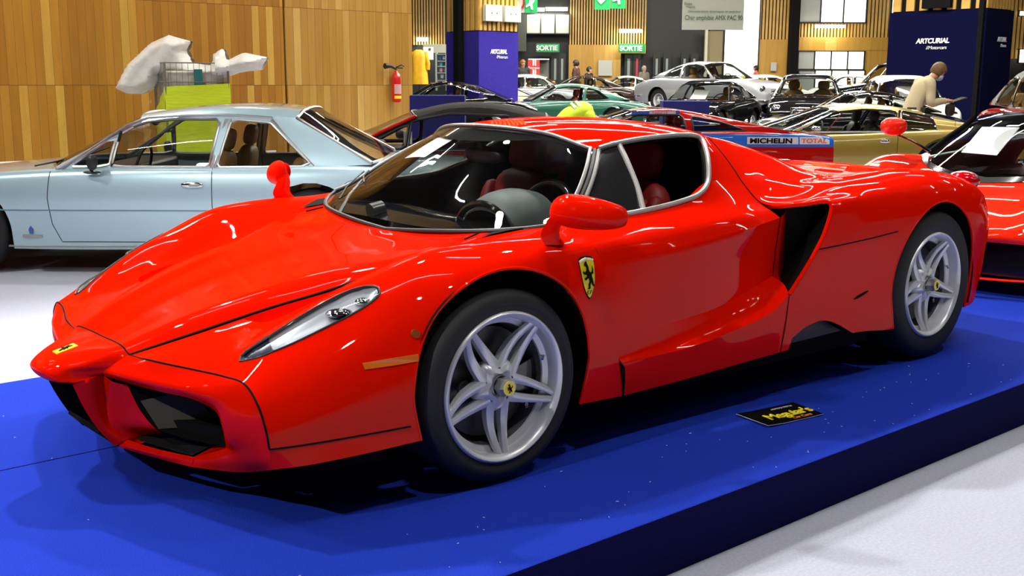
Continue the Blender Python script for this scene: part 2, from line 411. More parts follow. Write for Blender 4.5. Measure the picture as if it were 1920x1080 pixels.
# intake side wall beside the central strut
OUT = [(-1.008, .17, .379), (-1.0, .148, .290), (-.988, .147, .205), (-.945, .17, .152)]
INN = [(-1.098, .14, .362), (-1.066, .14, .275), (-1.022, .14, .190), (-.975, .145, .128)]
wall = patch([OUT, [(-.99, .20, .36), (-.965, .195, .275), (-.945, .20, .205), (-.89, .19, .160)],
              [(-.958, .235, .352), (-.93, .26, .265), (-.905, .315, .213), (-.84, .25, .170)]], 5, 5)
strut = patch([INN, [(-1.058, .163, .372), (-1.038, .152, .284), (-1.008, .150, .198), (-.962, .162, .142)], OUT], 6, 5)
core = patch([INN, [(-1.0, .135, .355), (-.98, .135, .27), (-.95, .135, .18), (-.93, .14, .128)], [(-.90, .13, .35), (-.90, .13, .26), (-.90, .13, .18), (-.88, .13, .128)]], 4, 4)
nose_rows = [
 [(-.936, 0, .462), (-1.03, 0, .447), (-1.10, 0, .431), (-1.145, 0, .414), (-1.163, 0, .392), (-1.155, 0, .368), (-1.13, 0, .356), (-1.09, 0, .352)],
 [(-.941, .11, .466), (-1.03, .10, .449), (-1.095, .085, .430), (-1.14, .07, .411), (-1.158, .06, .391), (-1.150, .06, .368), (-1.13, .07, .358), (-1.095, .08, .355)],
 [(-.95, .195, .467), (-1.02, .17, .441), (-1.078, .15, .418), (-1.12, .12, .40), (-1.138, .110, .386), (-1.138, .112, .374), (-1.125, .125, .366), (-1.098, .14, .362)],
 [(-.945, .235, .449), (-.98, .21, .424), (-1.005, .19, .405), (-1.012, .182, .396), (-1.012, .180, .389), (-1.010, .176, .383), (-1.008, .171, .380), (-1.058, .163, .372)]]
nose = patch(nose_rows, 5, 6)

# --- cuts: wheel arches, headlamps, lower scoop, pocket
def arch(xc, zc, R):
    return lambda p: (math.hypot(p[0]-xc, p[2]-zc)-R) if p[2] > zc else (abs(p[0]-xc)-R*(1-.12*(zc-p[2])/.2))
fa = arch(.01, .345, .371); ra = arch(2.645, .36, .398)
def out_only(fn, y=.7): return lambda p: fn(p) if abs(p[1]) > y else max(.5, 0)
fend, _, fcut = split(fend, out_only(fa, .80))
rq, _, rcut = split(rq, out_only(ra, .80))
scoop = poly_sd([(1.50, .15), (1.50, .262), (1.60, .305), (1.69, .318), (1.76, .312), (1.85, .278), (1.96, .225), (2.0, .15)])
rq, scoopm, scut = split(rq, lambda p: scoop(p[0], p[2]) if p[2] < .4 and p[0] < 2.2 else .5)
hl_xy = smooth_poly([(-.790, .665), (-.772, .700), (-.752, .725), (-.716, .745), (-.66, .765), (-.56, .79), (-.45, .812), (-.385, .812), (-.372, .795), (-.385, .765), (-.43, .735), (-.50, .718), (-.575, .702), (-.65, .685), (-.72, .67), (-.77, .655)], 3)
hls = poly_sd(hl_xy)
fend, lens, hcut = split(fend, lambda p: hls(p[0], abs(p[1])))
# pocket between bonnet edge and wing
pk = poly_sd([(-.632, .385), (-.602, .517), (-.52, .522), (-.42, .512), (-.33, .495), (-.335, .477), (-.45, .448), (-.55, .417)])
fend, pocket, pcut = split(fend, lambda p: pk(p[0], abs(p[1])))
pocket.v = [(p[0], p[1], p[2]-.045*min(1, max(0, -pk(p[0], p[1]))/.012+.0)*min(1, max(0, (-.33-p[0])/.12))) for p in pocket.v]
# lower gap strip is part of the bumper colour; build shells
shell = M()
for q in (fend, pocket, sill, rq, tail, deck, roof): shell.add(q)
to_obj(both(shell), 'body_shell', RED, ENZ, smooth=42, weld=2e-4)
to_obj(both(hood), 'bonnet', RED, ENZ, smooth=42, weld=2e-4)
bump = M()
for q in (ring, lipc, lipf, lfloor, ramp, wall, strut, nose): bump.add(q)
to_obj(both(bump), 'front_bumper', RED, ENZ, smooth=38, weld=4e-4)
dm = M().add(door).add(doorup)
to_obj(dm.copy().mirror(), 'door', RED, ENZ, smooth=42, weld=2e-4)
to_obj(dm, 'door', RED, ENZ, smooth=42, weld=2e-4)

# --- dark liners
def inset(m, d):
    bm = bmesh.new(); vs = [bm.verts.new(p) for p in m.v]
    for f in m.f:
        try: bm.faces.new([vs[i] for i in f])
        except ValueError: pass
    bmesh.ops.remove_doubles(bm, verts=bm.verts, dist=2e-4); bmesh.ops.recalc_face_normals(bm, faces=bm.faces); bm.normal_update()
    o = M(); bm.verts.index_update(); c = Vector((1.2, 0, .5))
    for v in bm.verts:
        n = v.normal
        if n.dot(v.co-Vector((v.co.x, 0, .45))) < 0: n = -n
        o.v.append(tuple(v.co-n*d))
    for f in bm.faces: o.f.append([v.index for v in f.verts]); o.mi.append(0)
    bm.free(); return o
liner = M()
for q in (roof, door, doorup): liner.add(inset(q, .022))
to_obj(both(liner), 'cabin_lining', MATTEBLK, ENZ, smooth=40)
under = M()
under.add(prism([(-.88, 0), (-.86, .33), (-.76, .56), (-.60, .82), (-.42, .87), (-.42, .60), (.44, .60), (.44, .86), (1.40, .90), (2.18, .93), (2.18, .60), (3.10, .60), (3.10, .85), (3.4, .66), (3.4, 0)], .15, .24, 'z'))
und = both(under)
und.add(box(1.0, 0, .30, 1.2, 1.55, .2)).add(box(1.60, 0, .55, .06, 1.30, .5)).add(box(1.60, 0, .88, .05, .85, .25)).add(box(2.45, 0, .48, 1.5, 1.1, .56)).add(box(-.20, 0, .32, .9, .8, .24))
for s in (-1, 1):
    und.add(lathe([(.378, s*.60), (.378, s*.94)], 40, 'y', a0=-.35, a1=PI+.35).tf(lambda p: (p[0]+.01, p[1], p[2]+.345)))
    und.add(lathe([(.405, s*.60), (.405, s*.97)], 40, 'y', a0=-.35, a1=PI+.35).tf(lambda p: (p[0]+2.645, p[1], p[2]+.36)))
    und.add(lathe([(.0, s*.60), (.378, s*.60)], 40, 'y', a0=-.35, a1=PI+.35).tf(lambda p: (p[0]+.01, p[1], p[2]+.345)))
    und.add(lathe([(.0, s*.60), (.405, s*.60)], 40, 'y', a0=-.35, a1=PI+.35).tf(lambda p: (p[0]+2.645, p[1], p[2]+.36)))
to_obj(und, 'underbody', MATTEBLK, ENZ, smooth=30)
sc2 = M(); sc2.add(inset(scoopm, .06))
to_obj(sc2.copy(), 'lower_scoop', BLACK, ENZ); to_obj(sc2.mirror(), 'lower_scoop', BLACK, ENZ)
# arch lips
for ch in (fcut, rcut):
    for pts, cl in chains(ch):
        for s in (1, -1): to_obj(tube([(p.x, s*(p.y-.004), p.z) for p in pts], .006, 6, cl), 'arch_lip', RED, ENZ)
cb = both(core)
cb.add(box(-.895, 0, .24, .03, .27, .24)).add(prism([(-1.024, .182), (-.975, .132), (-.88, .128), (-.88, .140), (-.97, .146), (-1.018, .194)], -.139, .139)).add(prism([(-1.09, .348), (-.90, .345), (-.90, .352), (-1.09, .355)], -.135, .135))
to_obj(cb, 'centre_intake', MATTEBLK, ENZ, smooth=30)
# front intakes: hole ducts with mesh
hole = [(-.985, .215, .362), (-.955, .238, .352), (-.93, .262, .265), (-.905, .315, .213), (-.86, .42, .20), (-.80, .58, .20), (-.835, .65, .245), (-.848, .66, .29), (-.858, .652, .338), (-.890, .588, .364), (-.936, .45, .369), (-.968, .27, .364)]
duct = M()
n = len(hole)
A = [Vector(p) for p in hole]; cc = sum(A, Vector())/n
B = [p.lerp(cc, .25)+Vector((.28, .02, -.01)) for p in A]
duct.v = [tuple(p) for p in A+B]
for i in range(n): j = (i+1) % n; duct.f.append([i, j, j+n, i+n]); duct.mi.append(0)
duct.f.append(list(range(n, 2*n))); duct.mi.append(0)
for s in (0, 1): to_obj(duct.copy() if s else duct.mirror(), 'front_intake', MATTEBLK, ENZ, smooth=30)
vane = patch([[(-.93, .262, .30), (-.90, .32, .215)], [(-.80, .34, .33), (-.74, .42, .22)]], 4, 4)
vm = principled('radiator_mesh', (.045, .042, .022), .6)
to_obj(vane.copy(), 'intake_vane', vm, ENZ); to_obj(vane.mirror(), 'intake_vane', vm, ENZ)
plate = M().face([(-.93, .185, .153), (-.856, .46, .154), (-.785, .485, .186), (-.84, .165, .170)])
for s in (0, 1): to_obj(plate.copy() if s else plate.mirror(), 'splitter_plate', BLACK, ENZ, smooth=0)
# side intake: cavity behind door, dark mesh
lipline = [(1.50, .80, .795), (1.56, .865, .797), (1.64, .93, .806), (1.724, 1.0, .812), (1.685, 1.012, .71), (1.625, 1.012, .628), (1.55, 1.008, .545), (1.47, 1.0, .459)]
L = crs(lipline, 4)
cav = M(); nn = len(L)
Binner = [Vector((p.x+.16, p.y-.20, p.z-.01)) for p in L]
cav.v = [tuple(p) for p in list(L)+Binner]
for i in range(nn-1): cav.f.append([i, i+1, i+1+nn, i+nn]); cav.mi.append(0)
inw = patch([[(1.53, .895, .757), (1.54, .87, .61), (1.53, .87, .51), (1.50, .95, .49)],
             [(1.60, .865, .765), (1.62, .845, .61), (1.60, .85, .49), (1.55, .92, .47)],
             [(1.70, .80, .765), (1.72, .79, .61), (1.70, .80, .47), (1.62, .86, .45)]], 5, 5)
mesh_back = M().face([(1.66, .70, .80), (1.95, .93, .80), (1.85, .93, .40), (1.66, .70, .40)])
intop = patch([[(1.475, .815, .825), (1.50, .86, .79), (1.53, .895, .757)], [(1.56, .865, .797), (1.58, .875, .78), (1.60, .865, .765)]], 3, 3)
gm = principled('intake_grille', (.02, .02, .022), .6)
n_, l_, b_ = nodes(gm); ck = n_.new('ShaderNodeTexChecker'); ck.inputs['Scale'].default_value = 260
ck.inputs[1].default_value = (.016, .016, .018, 1); ck.inputs[2].default_value = (.002, .002, .002, 1)
tc_ = n_.new('ShaderNodeTexCoord'); l_.new(tc_.outputs['Object'], ck.inputs['Vector']); l_.new(ck.outputs[0], b_.inputs['Base Color'])
for s in (0, 1):
    t_ = (lambda m: m.copy()) if s else (lambda m: m.mirror())
    to_obj(t_(inw), 'door_return', RED, ENZ)
    to_obj(t_(cav), 'intake_shroud', MATTEBLK, ENZ)
    to_obj(t_(mesh_back), 'intake_mesh', gm, ENZ, smooth=0)
for s in (1, -1): to_obj(tube([(p.x, s*p.y, p.z) for p in L], .009, 8), 'intake_rim', RED, ENZ)

# headlamps
lens2 = lens.copy(); lens2.v = [(p[0], p[1], p[2]+.002) for p in lens2.v]
bucket = lens.copy(); bucket.v = [(p[0], p[1]-.012, p[2]-.013*min(1, max(0, -hls(p[0], p[1]))/.01)) for p in bucket.v]
bucketm = principled('lamp_reflector', (.50, .52, .54), .3, .15)
darkref = principled('lamp_dark_reflector', (.05, .06, .085), .3, .2)
for s in (0, 1):
    t_ = (lambda m: m.copy()) if s else (lambda m: m.mirror())
    root = to_obj(t_(bucket), 'headlamp', bucketm, ENZ)
    fr, bk, _ = split(bucket, lambda p: -(p[0]+.705+.3*(p[1]-.72)))
    dk = fr.copy(); dk.v = [(p[0], p[1], p[2]+.002) for p in dk.v]
    dk, _, _ = split(dk, lambda p: p[0]+.765)
    to_obj(t_(dk), 'indicator_housing', darkref, root)
    lp = ellip((-.50, .765, .609), (.045, .034, .014), 20, 10)
    to_obj(t_(lp), 'projector_lens', principled('projector_chrome', (.5, .52, .56), .05, 1), root)
    lp2 = ellip((-.425, .780, .637), (.026, .022, .012), 20, 10)
    to_obj(t_(lp2), 'lamp_bowl', CHROME, root)
    to_obj(t_(lens2), 'lamp_cover', LAMPGLASS, root)
    for pts, cl in chains(hcut): to_obj(t_(tube([(p.x, p.y, p.z+.001) for p in pts], .0035, 6, cl)), 'lamp_seal', BLACK, root)

# panel seams
def seam(rowpts, r=.0028, ns=8, dz=0):
    for s in (1, -1): to_obj(tube([(p.x, s*p.y, p.z+dz) for p in crs(rowpts, ns)], r, 6), 'panel_seam', MATTEBLK, ENZ)
seam([r for r in hood_rows[3][:5]], .006, 8, -.003)
gapc = [(-.936, 0, .462), (-.941, .11, .466), (-.95, .195, .467), (-.945, .235, .449), (-.925, .38, .452), (-.875, .55, .451), (-.84, .68, .450), (-.826, .775, .444), (-.82, .835, .395), (-.812, .862, .325), (-.805, .866, .268)]
seam(gapc, .0032)
seam([r[0] for r in []] or [(-.805, .866, .268), (-.71, .893, .268), (-.50, .93, .268), (-.37, .948, .268)], .003)
seam([(.54, .95, .318), (.558, .952, .30), (.570, .945, .25), (.583, .93, .184)], .005)
seam([(1.50, .531, 1.069), (1.49, .621, 1.001), (1.485, .68, .948), (1.48, .731, .897), (1.475, .817, .827), (1.50, .865, .79), (1.53, .895, .757)], .0022)
seam([(1.53, .897, .757), (1.54, .872, .61), (1.53, .872, .51)], .0018)
seam([(1.47, 1.0, .459), (1.458, .997, .33), (1.447, .986, .22)], .002)
seam([(1.625, 1.013, .628), (1.80, 1.014, .632), (2.05, 1.014, .641), (2.245, 1.013, .652)], .0028)
seam([(.235, .53, .766), (.16, .545, .752)], .003)
oval = [(1.735+.075*math.cos(a)-.02*math.sin(a), .612+.035*math.cos(a)-.075*math.sin(a)+.0, .93+.055*math.sin(a)) for a in [2*PI*k/24 for k in range(24)]]
# ---------------------------------------------------------------- wheels of the supercar
def star_wheel(parent, xc, yf, zc, R, W, rim_r, side):
    """yf = |y| of outer rim face; side=-1 left"""
    s = -1 if side < 0 else 1
    def T(m):   # local: +y outward from tyre outer face plane
        mm = m.copy(); mm.v = [(p[0]+xc, s*(p[1]+yf), p[2]+zc) for p in mm.v]
        return mm.flip() if s < 0 else mm
    tyre = lathe([(rim_r-.012, -.012), (rim_r-.004, .0), (rim_r+.004, .002), (rim_r+.02, .006), (R-.045, .010), (R-.018, .000), (R-.006, -.016), (R, -.04), (R-.002, -.06), (R-.008, -.062), (R-.002, -.066), (R+.001, -W*.5), (R, -W+.03), (R-.02, -W+.005), (rim_r, -W)], 72)
    root = to_obj(T(tyre), 'wheel', RUBBER, parent, smooth=60)
    rim = lathe([(rim_r, -.004), (rim_r-.002, .006), (rim_r-.008, .010), (rim_r-.018, .006), (rim_r-.024, -.008), (rim_r-.028, -.04), (rim_r-.046, -.048), (rim_r-.048, -.056)], 72)
    to_obj(T(rim), 'rim', SILVER, root, smooth=50)
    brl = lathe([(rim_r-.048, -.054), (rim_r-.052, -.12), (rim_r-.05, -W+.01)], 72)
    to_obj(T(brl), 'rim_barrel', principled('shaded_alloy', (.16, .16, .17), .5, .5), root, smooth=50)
    # five arms, each of two tapering blades meeting near the rim
    sp = M()
    for k in range(5):
        a0 = math.radians(270+72*k)
        for sg in (-1, 1):
            pts = []; N = 9
            for i in range(N+1):
                t = i/N; r = .050+(rim_r-.024-.050)*t
                off = sg*(.031*(1-t)+.0125*t+.006*math.sin(PI*t))
                y = -.050+.030*t+.018*math.sin(PI*t*.9)+(.018 if False else 0)
                y = -.030-.012*math.sin(PI*t)+.022*t*t
                w = .0185*(1-t)+.0105*t; d = .030*(1-t)+.018*t
                pts.append((r, off, y, w, d))
            base = len(sp.v)
            ca, sa = math.cos(a0), math.sin(a0)
            prof = [(-1, -1), (-.95, -.15), (-.35, 0), (.35, 0), (.95, -.15), (1, -1)]
            for (r, off, y, w, d) in pts:
                for (u, v) in prof:
                    o = off+u*w; sp.v.append((ca*r-sa*o, y+v*d, sa*r+ca*o))
            n = len(prof)
            for i in range(N):
                for j in range(n-1): sp.f.append([base+i*n+j, base+i*n+j+1, base+(i+1)*n+j+1, base+(i+1)*n+j]); sp.mi.append(0)
            sp.f.append([base+N*n+j for j in range(n)]); sp.mi.append(0)
    # hub bowl with scalloped edge between arms
    hub = M(); seg = 60
    prof = [(.030, -.040), (.036, -.030), (.048, -.022), (.066, -.030), (.078, -.050), (.080, -.075)]
    for r, h in prof:
        for k in range(seg):
            w = 2*PI*k/seg; ph = math.cos(5*(w-math.radians(270))); rr = r*(1+(.16*ph if r > .045 else 0))
            hub.v.append((rr*math.cos(w), h, rr*math.sin(w)))
    for i in range(len(prof)-1):
        for k in range(seg): a = i*seg+k; b = i*seg+(k+1) % seg; hub.f.append([a, b, b+seg, a+seg]); hub.mi.append(0)
    sp.add(hub)
    to_obj(T(sp), 'spokes', SILVER, root, smooth=35)
    nut = lathe([(.040, -.045), (.037, -.028), (.034, -.020)], 40).add(lathe([(.034, -.02), (.033, .010), (.026, .018), (.0, .018)], 6))
    to_obj(T(nut), 'centre_nut', BRUSH, root, smooth=25)
    cap = lathe([(.024, .018), (.024, .0215), (.0, .0215)], 32)
    to_obj(T(cap), 'hub_cap', YELLOW, root, smooth=25)
    ring = lathe([(.0265, .018), (.0265, .022), (.0238, .022)], 32)
    horse_small = horse(.030).tf(lambda p: (p[0], .0225+p[1], p[2]))
    if s > 0: horse_small.v = [(-p[0], p[1], p[2]) for p in horse_small.v]
    to_obj(T(horse_small), 'prancing_horse', MATTEBLK, root, smooth=0)
    # brake disc, caliper, valve
    disc = lathe([(.05, -.115), (.06, -.10), (.185, -.10), (.187, -.13)], 48)
    to_obj(T(disc), 'brake_disc', principled('carbon_disc', (.05, .05, .05), .35, .4), root, smooth=30)
    cal = M(); 
    for rr, y0, y1 in ((.21, -.085, -.055),):
        A = []; a0, a1 = -.62, .28
        cal = prism([(rr*math.cos(a0+(a1-a0)*i/8), rr*math.sin(a0+(a1-a0)*i/8)) for i in range(9)]+[(.115*math.cos(a1-(a1-a0)*i/8), .115*math.sin(a1-(a1-a0)*i/8)) for i in range(9)], -.15, -.078)
    to_obj(T(cal), 'brake_caliper', GLOSSBLK, root, bevel=.004)
    tx = text_obj('Ferrari', .030, WHITEP, (0, 0, 0), (0, 0, 0), 'caliper_lettering', root)
    a = -.30
    rx = xc+.135*math.cos(a) if s < 0 else xc-.135*math.cos(a)
    tx.location = (xc+.150, s*(yf-.0765), zc-.085); tx.rotation_euler = (PI/2, math.radians(80), 0) if s < 0 else (PI/2, math.radians(-80), PI)
    if s > 0: tx.location.x = xc-.150
    va = math.radians(17)
    v = tube([((rim_r-.03)*math.cos(va), -.05, (rim_r-.03)*math.sin(va)), ((rim_r-.055)*math.cos(va), -.03, (rim_r-.055)*math.sin(va)+.0)], .0045, 8)
    to_obj(T(v), 'valve', CHROME, root)
    bolt = lathe([(.0, -.05), (.016, -.05), (.016, -.09), (.022, -.09), (.022, -.12)], 20).tf(lambda p: (p[0]-.10, p[1], p[2]-.002))
    to_obj(T(bolt), 'damper_bolt', BRUSH, root)
    return root

def horse(h):
    """small rearing-horse emblem as a flat relief, facing -x, y = front"""
    pts = [(-.10, .50), (-.20, .44), (-.24, .36), (-.16, .35), (-.10, .30), (-.12, .18), (-.26, .12), (-.34, .18), (-.40, .12), (-.30, .05), (-.18, .03), (-.12, .0), (-.22, -.08), (-.30, -.06), (-.33, -.12), (-.22, -.16), (-.08, -.10), (-.02, -.12), (.02, -.22), (-.06, -.34), (-.05, -.44), (-.16, -.50), (.04, -.50), (.06, -.36), (.14, -.24), (.20, -.36), (.28, -.44), (.36, -.42), (.30, -.33), (.26, -.16), (.20, -.04), (.26, .04), (.34, .02), (.38, .18), (.32, .32), (.30, .18), (.24, .10), (.14, .08), (.06, .16), (.04, .32), (-.02, .42), (-.04, .52)]
    return prism([(x*h, z*h) for x, z in pts], 0, .0012)

for side in (-1, 1):
    star_wheel(ENZ, 0, .958, .327, .323, .245, .252, side)
    star_wheel(ENZ, 2.65, .978, .358, .356, .33, .252, side)

# ---------------------------------------------------------------- glass
ws_rows = [
 [(.20, 0, .726), (.20, .22, .743), (.25, .52, .768), (.36, .68, .787), (.435, .745, .802)],
 [(.33, 0, .862), (.34, .22, .864), (.385, .42, .860), (.45, .60, .850), (.50, .712, .832)],
 [(.45, 0, .968), (.465, .20, .966), (.51, .39, .952), (.56, .56, .925), (.605, .662, .902)],
 [(.57, 0, 1.06), (.59, .19, 1.055), (.635, .37, 1.035), (.68, .52, 1.0), (.71, .595, .975)],
 [(.66, 0, 1.12), (.69, .19, 1.113), (.745, .35, 1.094), (.79, .46, 1.06), (.815, .51, 1.042)]]
ws = patch(ws_rows, 6, 5)
to_obj(both(ws), 'windscreen', GLASS, ENZ, smooth=60, weld=2e-4)
band, _, _ = split(inset(both(ws), .006), lambda p: p[2]-(1.062+.03*min(1, abs(p[1])/.5)**2-.045*0) if p[2] > .9 else -1)
to_obj(band, 'windscreen_top_band', MATTEBLK, ENZ)
edge = [r[-1] for r in ws_rows]
pl = crs(edge, 6)
topc = crs(ws_rows[-1][::-1], 6)
base = crs(ws_rows[0], 6)
for s in (1, -1):
    f = lambda P, d=(0, 0, 0): [(p.x+d[0], s*(p.y+d[1]), p.z+d[2]) for p in P]
    to_obj(tube(f(pl, (-.006, .004, .006))+f(topc[1:], (-.004, 0, .003)), .0075, 8), 'windscreen_trim', BRUSH, ENZ)
    to_obj(tube(f(pl, (.010, .013, -.002)), .009, 8), 'pillar_seal', BLACK, ENZ)
    to_obj(tube(f(pl, (.026, .020, -.004)), .009, 8), 'pillar_trim', TRIMGREY, ENZ)
    to_obj(tube(f(base, (-.004, 0, .002)), .009, 8), 'cowl_seal', BLACK, ENZ)
sg_rows = [
 [(.82, .515, 1.038), (.91, .540, 1.062), (1.14, .563, 1.083), (1.40, .555, 1.074)],
 [(.715, .60, .968), (.86, .63, 1.0), (1.11, .665, 1.02), (1.35, .635, 1.028)],
 [(.61, .668, .897), (.80, .735, .915), (1.07, .755, .93), (1.285, .70, .978)],
 [(.45, .762, .806), (.76, .822, .832), (1.02, .805, .852), (1.21, .765, .912)]]
sgm = patch(sg_rows, 8, 6)
qpost = crs([(.935, .543, 1.064), (.885, .645, .99), (.835, .745, .905), (.785, .822, .834)], 6)
qp = poly_sd([(.935, 1.2), (.935, 1.064), (.885, .99), (.835, .905), (.785, .834), (.785, .6), (0, .6), (0, 1.2)])
rearg, quart, _ = split(sgm, lambda p: qp(p[0], p[2]))
for s in (1, -1):
    t_ = (lambda m: m.copy()) if s > 0 else (lambda m: m.mirror())
    f = lambda P: [(p[0], s*p[1], p[2]) for p in P]
    q = quart.copy(); q.v = [(p[0], p[1]-.010, p[2]) for p in q.v]
    to_obj(t_(q), 'quarter_window', GLOSSBLK, ENZ)
    if s > 0: to_obj(t_(rearg), 'side_window', DKGLASS, ENZ)
    rail = crs([(.84, .53, 1.048)]+sg_rows[0][1:]+[(1.355, .64, 1.028), (1.29, .705, .978), (1.215, .768, .912)][0:], 8)
    rail = crs([(.84, .530, 1.046), (.91, .545, 1.062), (1.14, .570, 1.084), (1.385, .562, 1.078), (1.40, .575, 1.066), (1.352, .640, 1.028), (1.292, .705, .978), (1.21, .772, .908), (1.12, .805, .872), (1.02, .812, .853), (.76, .828, .832), (.47, .77, .808)], 8)
    to_obj(tube(f(rail), .0105, 8), 'window_surround', TRIMGREY, ENZ)
    to_obj(tube(f([(p.x, p.y-.010, p.z-.012) for p in rail]), .010, 8), 'window_seal', MATTEBLK, ENZ)
    to_obj(tube(f(qpost), .011, 8), 'window_post', TRIMGREY, ENZ)
# rear engine window
rw = patch([[(1.53, 0, 1.115), (1.85, 0, 1.045), (2.25, 0, .945)], [(1.55, .3, 1.10), (1.85, .28, 1.03), (2.25, .29, .93)]], 6, 4)
to_obj(both(rw), 'engine_window', DKGLASS, ENZ)
# ---------------------------------------------------------------- mirrors
for s in (1, -1):
    hs = M(); N, K = 22, 20
    for i in range(N+1):
        t = i/N; a = PI*t
        y = .903+.230*t
        hh = .070*max(0, math.sin(PI*min(1, t)))**.24*(1.02-.10*t); dd = .064*max(0, math.sin(PI*t))**.26
        xc_ = .265+.075*t*t+.03*t; zc_ = .874-.008*t
        for k in range(K):
            w = 2*PI*k/K; cx, cz = math.cos(w), math.sin(w)
            x = xc_+dd*(cx if cx < 0 else .55*cx); z = zc_+hh*(cz*(1.10-.30*t) if cz > 0 else .70*cz)
            hs.v.append((x, s*y, z))
    for i in range(N):
        for k in range(K):
            a, b = i*K+k, i*K+(k+1) % K; q = [a, b, b+K, a+K]; hs.f.append(q if s > 0 else q[::-1]); hs.mi.append(0)
    mo = to_obj(hs, 'wing_mirror', RED, ENZ, smooth=60)
    st = patch([[(.215, .905, .768), (.20, .90, .80), (.225, .905, .845), (.25, .925, .88)],
                [(.25, .882, .770), (.235, .88, .80), (.25, .885, .845), (.27, .90, .88)],
                [(.315, .892, .768), (.285, .895, .80), (.29, .90, .845), (.30, .93, .88)],
                [(.275, .925, .764), (.255, .925, .80), (.27, .935, .845), (.29, .96, .875)],
                [(.215, .905, .768), (.20, .90, .80), (.225, .905, .845), (.25, .925, .88)]], 5, 3)
    to_obj(st if s > 0 else st.mirror(), 'mirror_stalk', RED, mo)
    gl = lathe([(0, 0), (.036, .0)], 24, 'x').tf(lambda p: (p[0]+.330+(p[1])*.25, s*(p[1]*1.8+1.01), p[2]+.888))
    to_obj(gl, 'mirror_glass', CHROME, mo)
# ---------------------------------------------------------------- interior
def bucket_seat(parent, cx, cy, zf, mat, name='seat', sc=1.0, dirx=1, head=True):
    """seat facing -x; dirx=1"""
    m = M()
    m.add(ellip((.24, 0, .07), (.29, .25, .085), 20, 10, .55)).add(ellip((.22, .21, .11), (.25, .05, .07), 14, 8, .7)).add(ellip((.22, -.21, .11), (.25, .05, .07), 14, 8, .7))
    bk = ellip((0, 0, 0), (.085, .235, .34), 20, 12, .55).add(ellip((-.06, .20, -.02), (.07, .05, .28), 12, 8, .7)).add(ellip((-.06, -.20, -.02), (.07, .05, .28), 12, 8, .7)).add(ellip((-.01, 0, .44), (.06, .13, .10), 16, 10, .6)).add(ellip((0, 0, .34), (.03, .07, .06), 10, 6))
    bk.v = [(p[0]*math.cos(.22)+p[2]*math.sin(.22)+.56, p[1], -p[0]*math.sin(.22)+p[2]*math.cos(.22)+.42) for p in bk.v]
    m.add(bk)
    m.v = [(cx+dirx*p[0]*sc, cy+p[1]*sc, zf+p[2]*sc) for p in m.v]
    return to_obj(m, name, mat, parent, smooth=60)
for s in (1, -1): bucket_seat(ENZ, .72, s*.36, .26, LEATHER_R, 'seat', .84)
dash = patch([[(.28, -.70, .74), (.30, -.35, .745), (.29, 0, .74), (.30, .35, .745), (.28, .70, .74)], [(.45, -.70, .775), (.45, -.35, .775), (.43, 0, .77), (.45, .35, .775), (.45, .70, .775)], [(.60, -.70, .74), (.61, -.35, .75), (.60, 0, .74), (.61, .35, .75), (.60, .70, .74)], [(.62, -.70, .55), (.64, -.35, .55), (.64, 0, .5), (.64, .35, .55), (.62, .70, .55)]], 5, 4)
to_obj(dash, 'dashboard', GLOSSBLK, ENZ, smooth=60)
bn = M()
for i, x in enumerate((.40, .47, .57, .66)):
    pass
bn = patch([[(x, -.36+r*math.cos(a), z0+h*math.sin(a)) for a in [PI*k/8 for k in range(9)]] for (x, r, h, z0) in ((.40, .13, .07, .75), (.45, .165, .115, .76), (.55, .175, .135, .76), (.64, .165, .13, .75))], 3, 3)
to_obj(bn, 'instrument_hood', LEATHER_G, ENZ, smooth=60)
to_obj(tube([(.395, -.36+.15*math.cos(a), .745+.10*math.sin(a)) for a in [PI*k/16 for k in range(17)]], .014, 8), 'instrument_hood_rim', GLOSSBLK, ENZ)
ring = [(.70+.06*math.sin(a), -.36+.165*math.cos(a), .755+.15*math.sin(a)) for a in [2*PI*k/32 for k in range(32)]]
sw = tube(ring, .015, 10, True)
for a in (0, PI, -PI/2): sw.add(tube([(.68, -.36, .75), (.70+.05*math.sin(a), -.36+.155*math.cos(a), .755+.14*math.sin(a))], .014, 6))
to_obj(sw, 'steering_wheel', GLOSSBLK, ENZ)
im = ellip((.70, .0, 1.00), (.035, .125, .036), 20, 10, .8); im.add(tube([(.66, 0, 1.09), (.69, 0, 1.03)], .016, 8))
to_obj(im, 'interior_mirror', BLACK, ENZ)
vent = tube([(.31, .28, .765), (.37, .28, .775)], .032, 16); to_obj(vent, 'dash_vent', principled('vent_metal', (.18, .18, .17), .3, .8), ENZ)
# wiper folded along the far pillar
wp = tube([(.235, .40, .752), (.33, .47, .815), (.45, .55, .872)], [.010, .008, .005], 6, flat=.5).add(tube([(.40, .46, .868), (.47, .57, .885), (.52, .60, .905)], .004, 6)).add(tube([(.30, .50, .80), (.37, .55, .845), (.44, .585, .875), (.50, .61, .90)], .004, 6))
to_obj(wp, 'wiper', BLACK, ENZ)
# dark vents beside the cowl
for s in (1, -1):
    cv = M().face([(.265, s*.578, .7735), (.17, s*.60, .7625), (.28, s*.655, .7865), (.345, s*.668, .790)])
    to_obj(cv, 'cowl_vent', MATTEBLK, ENZ, smooth=0)
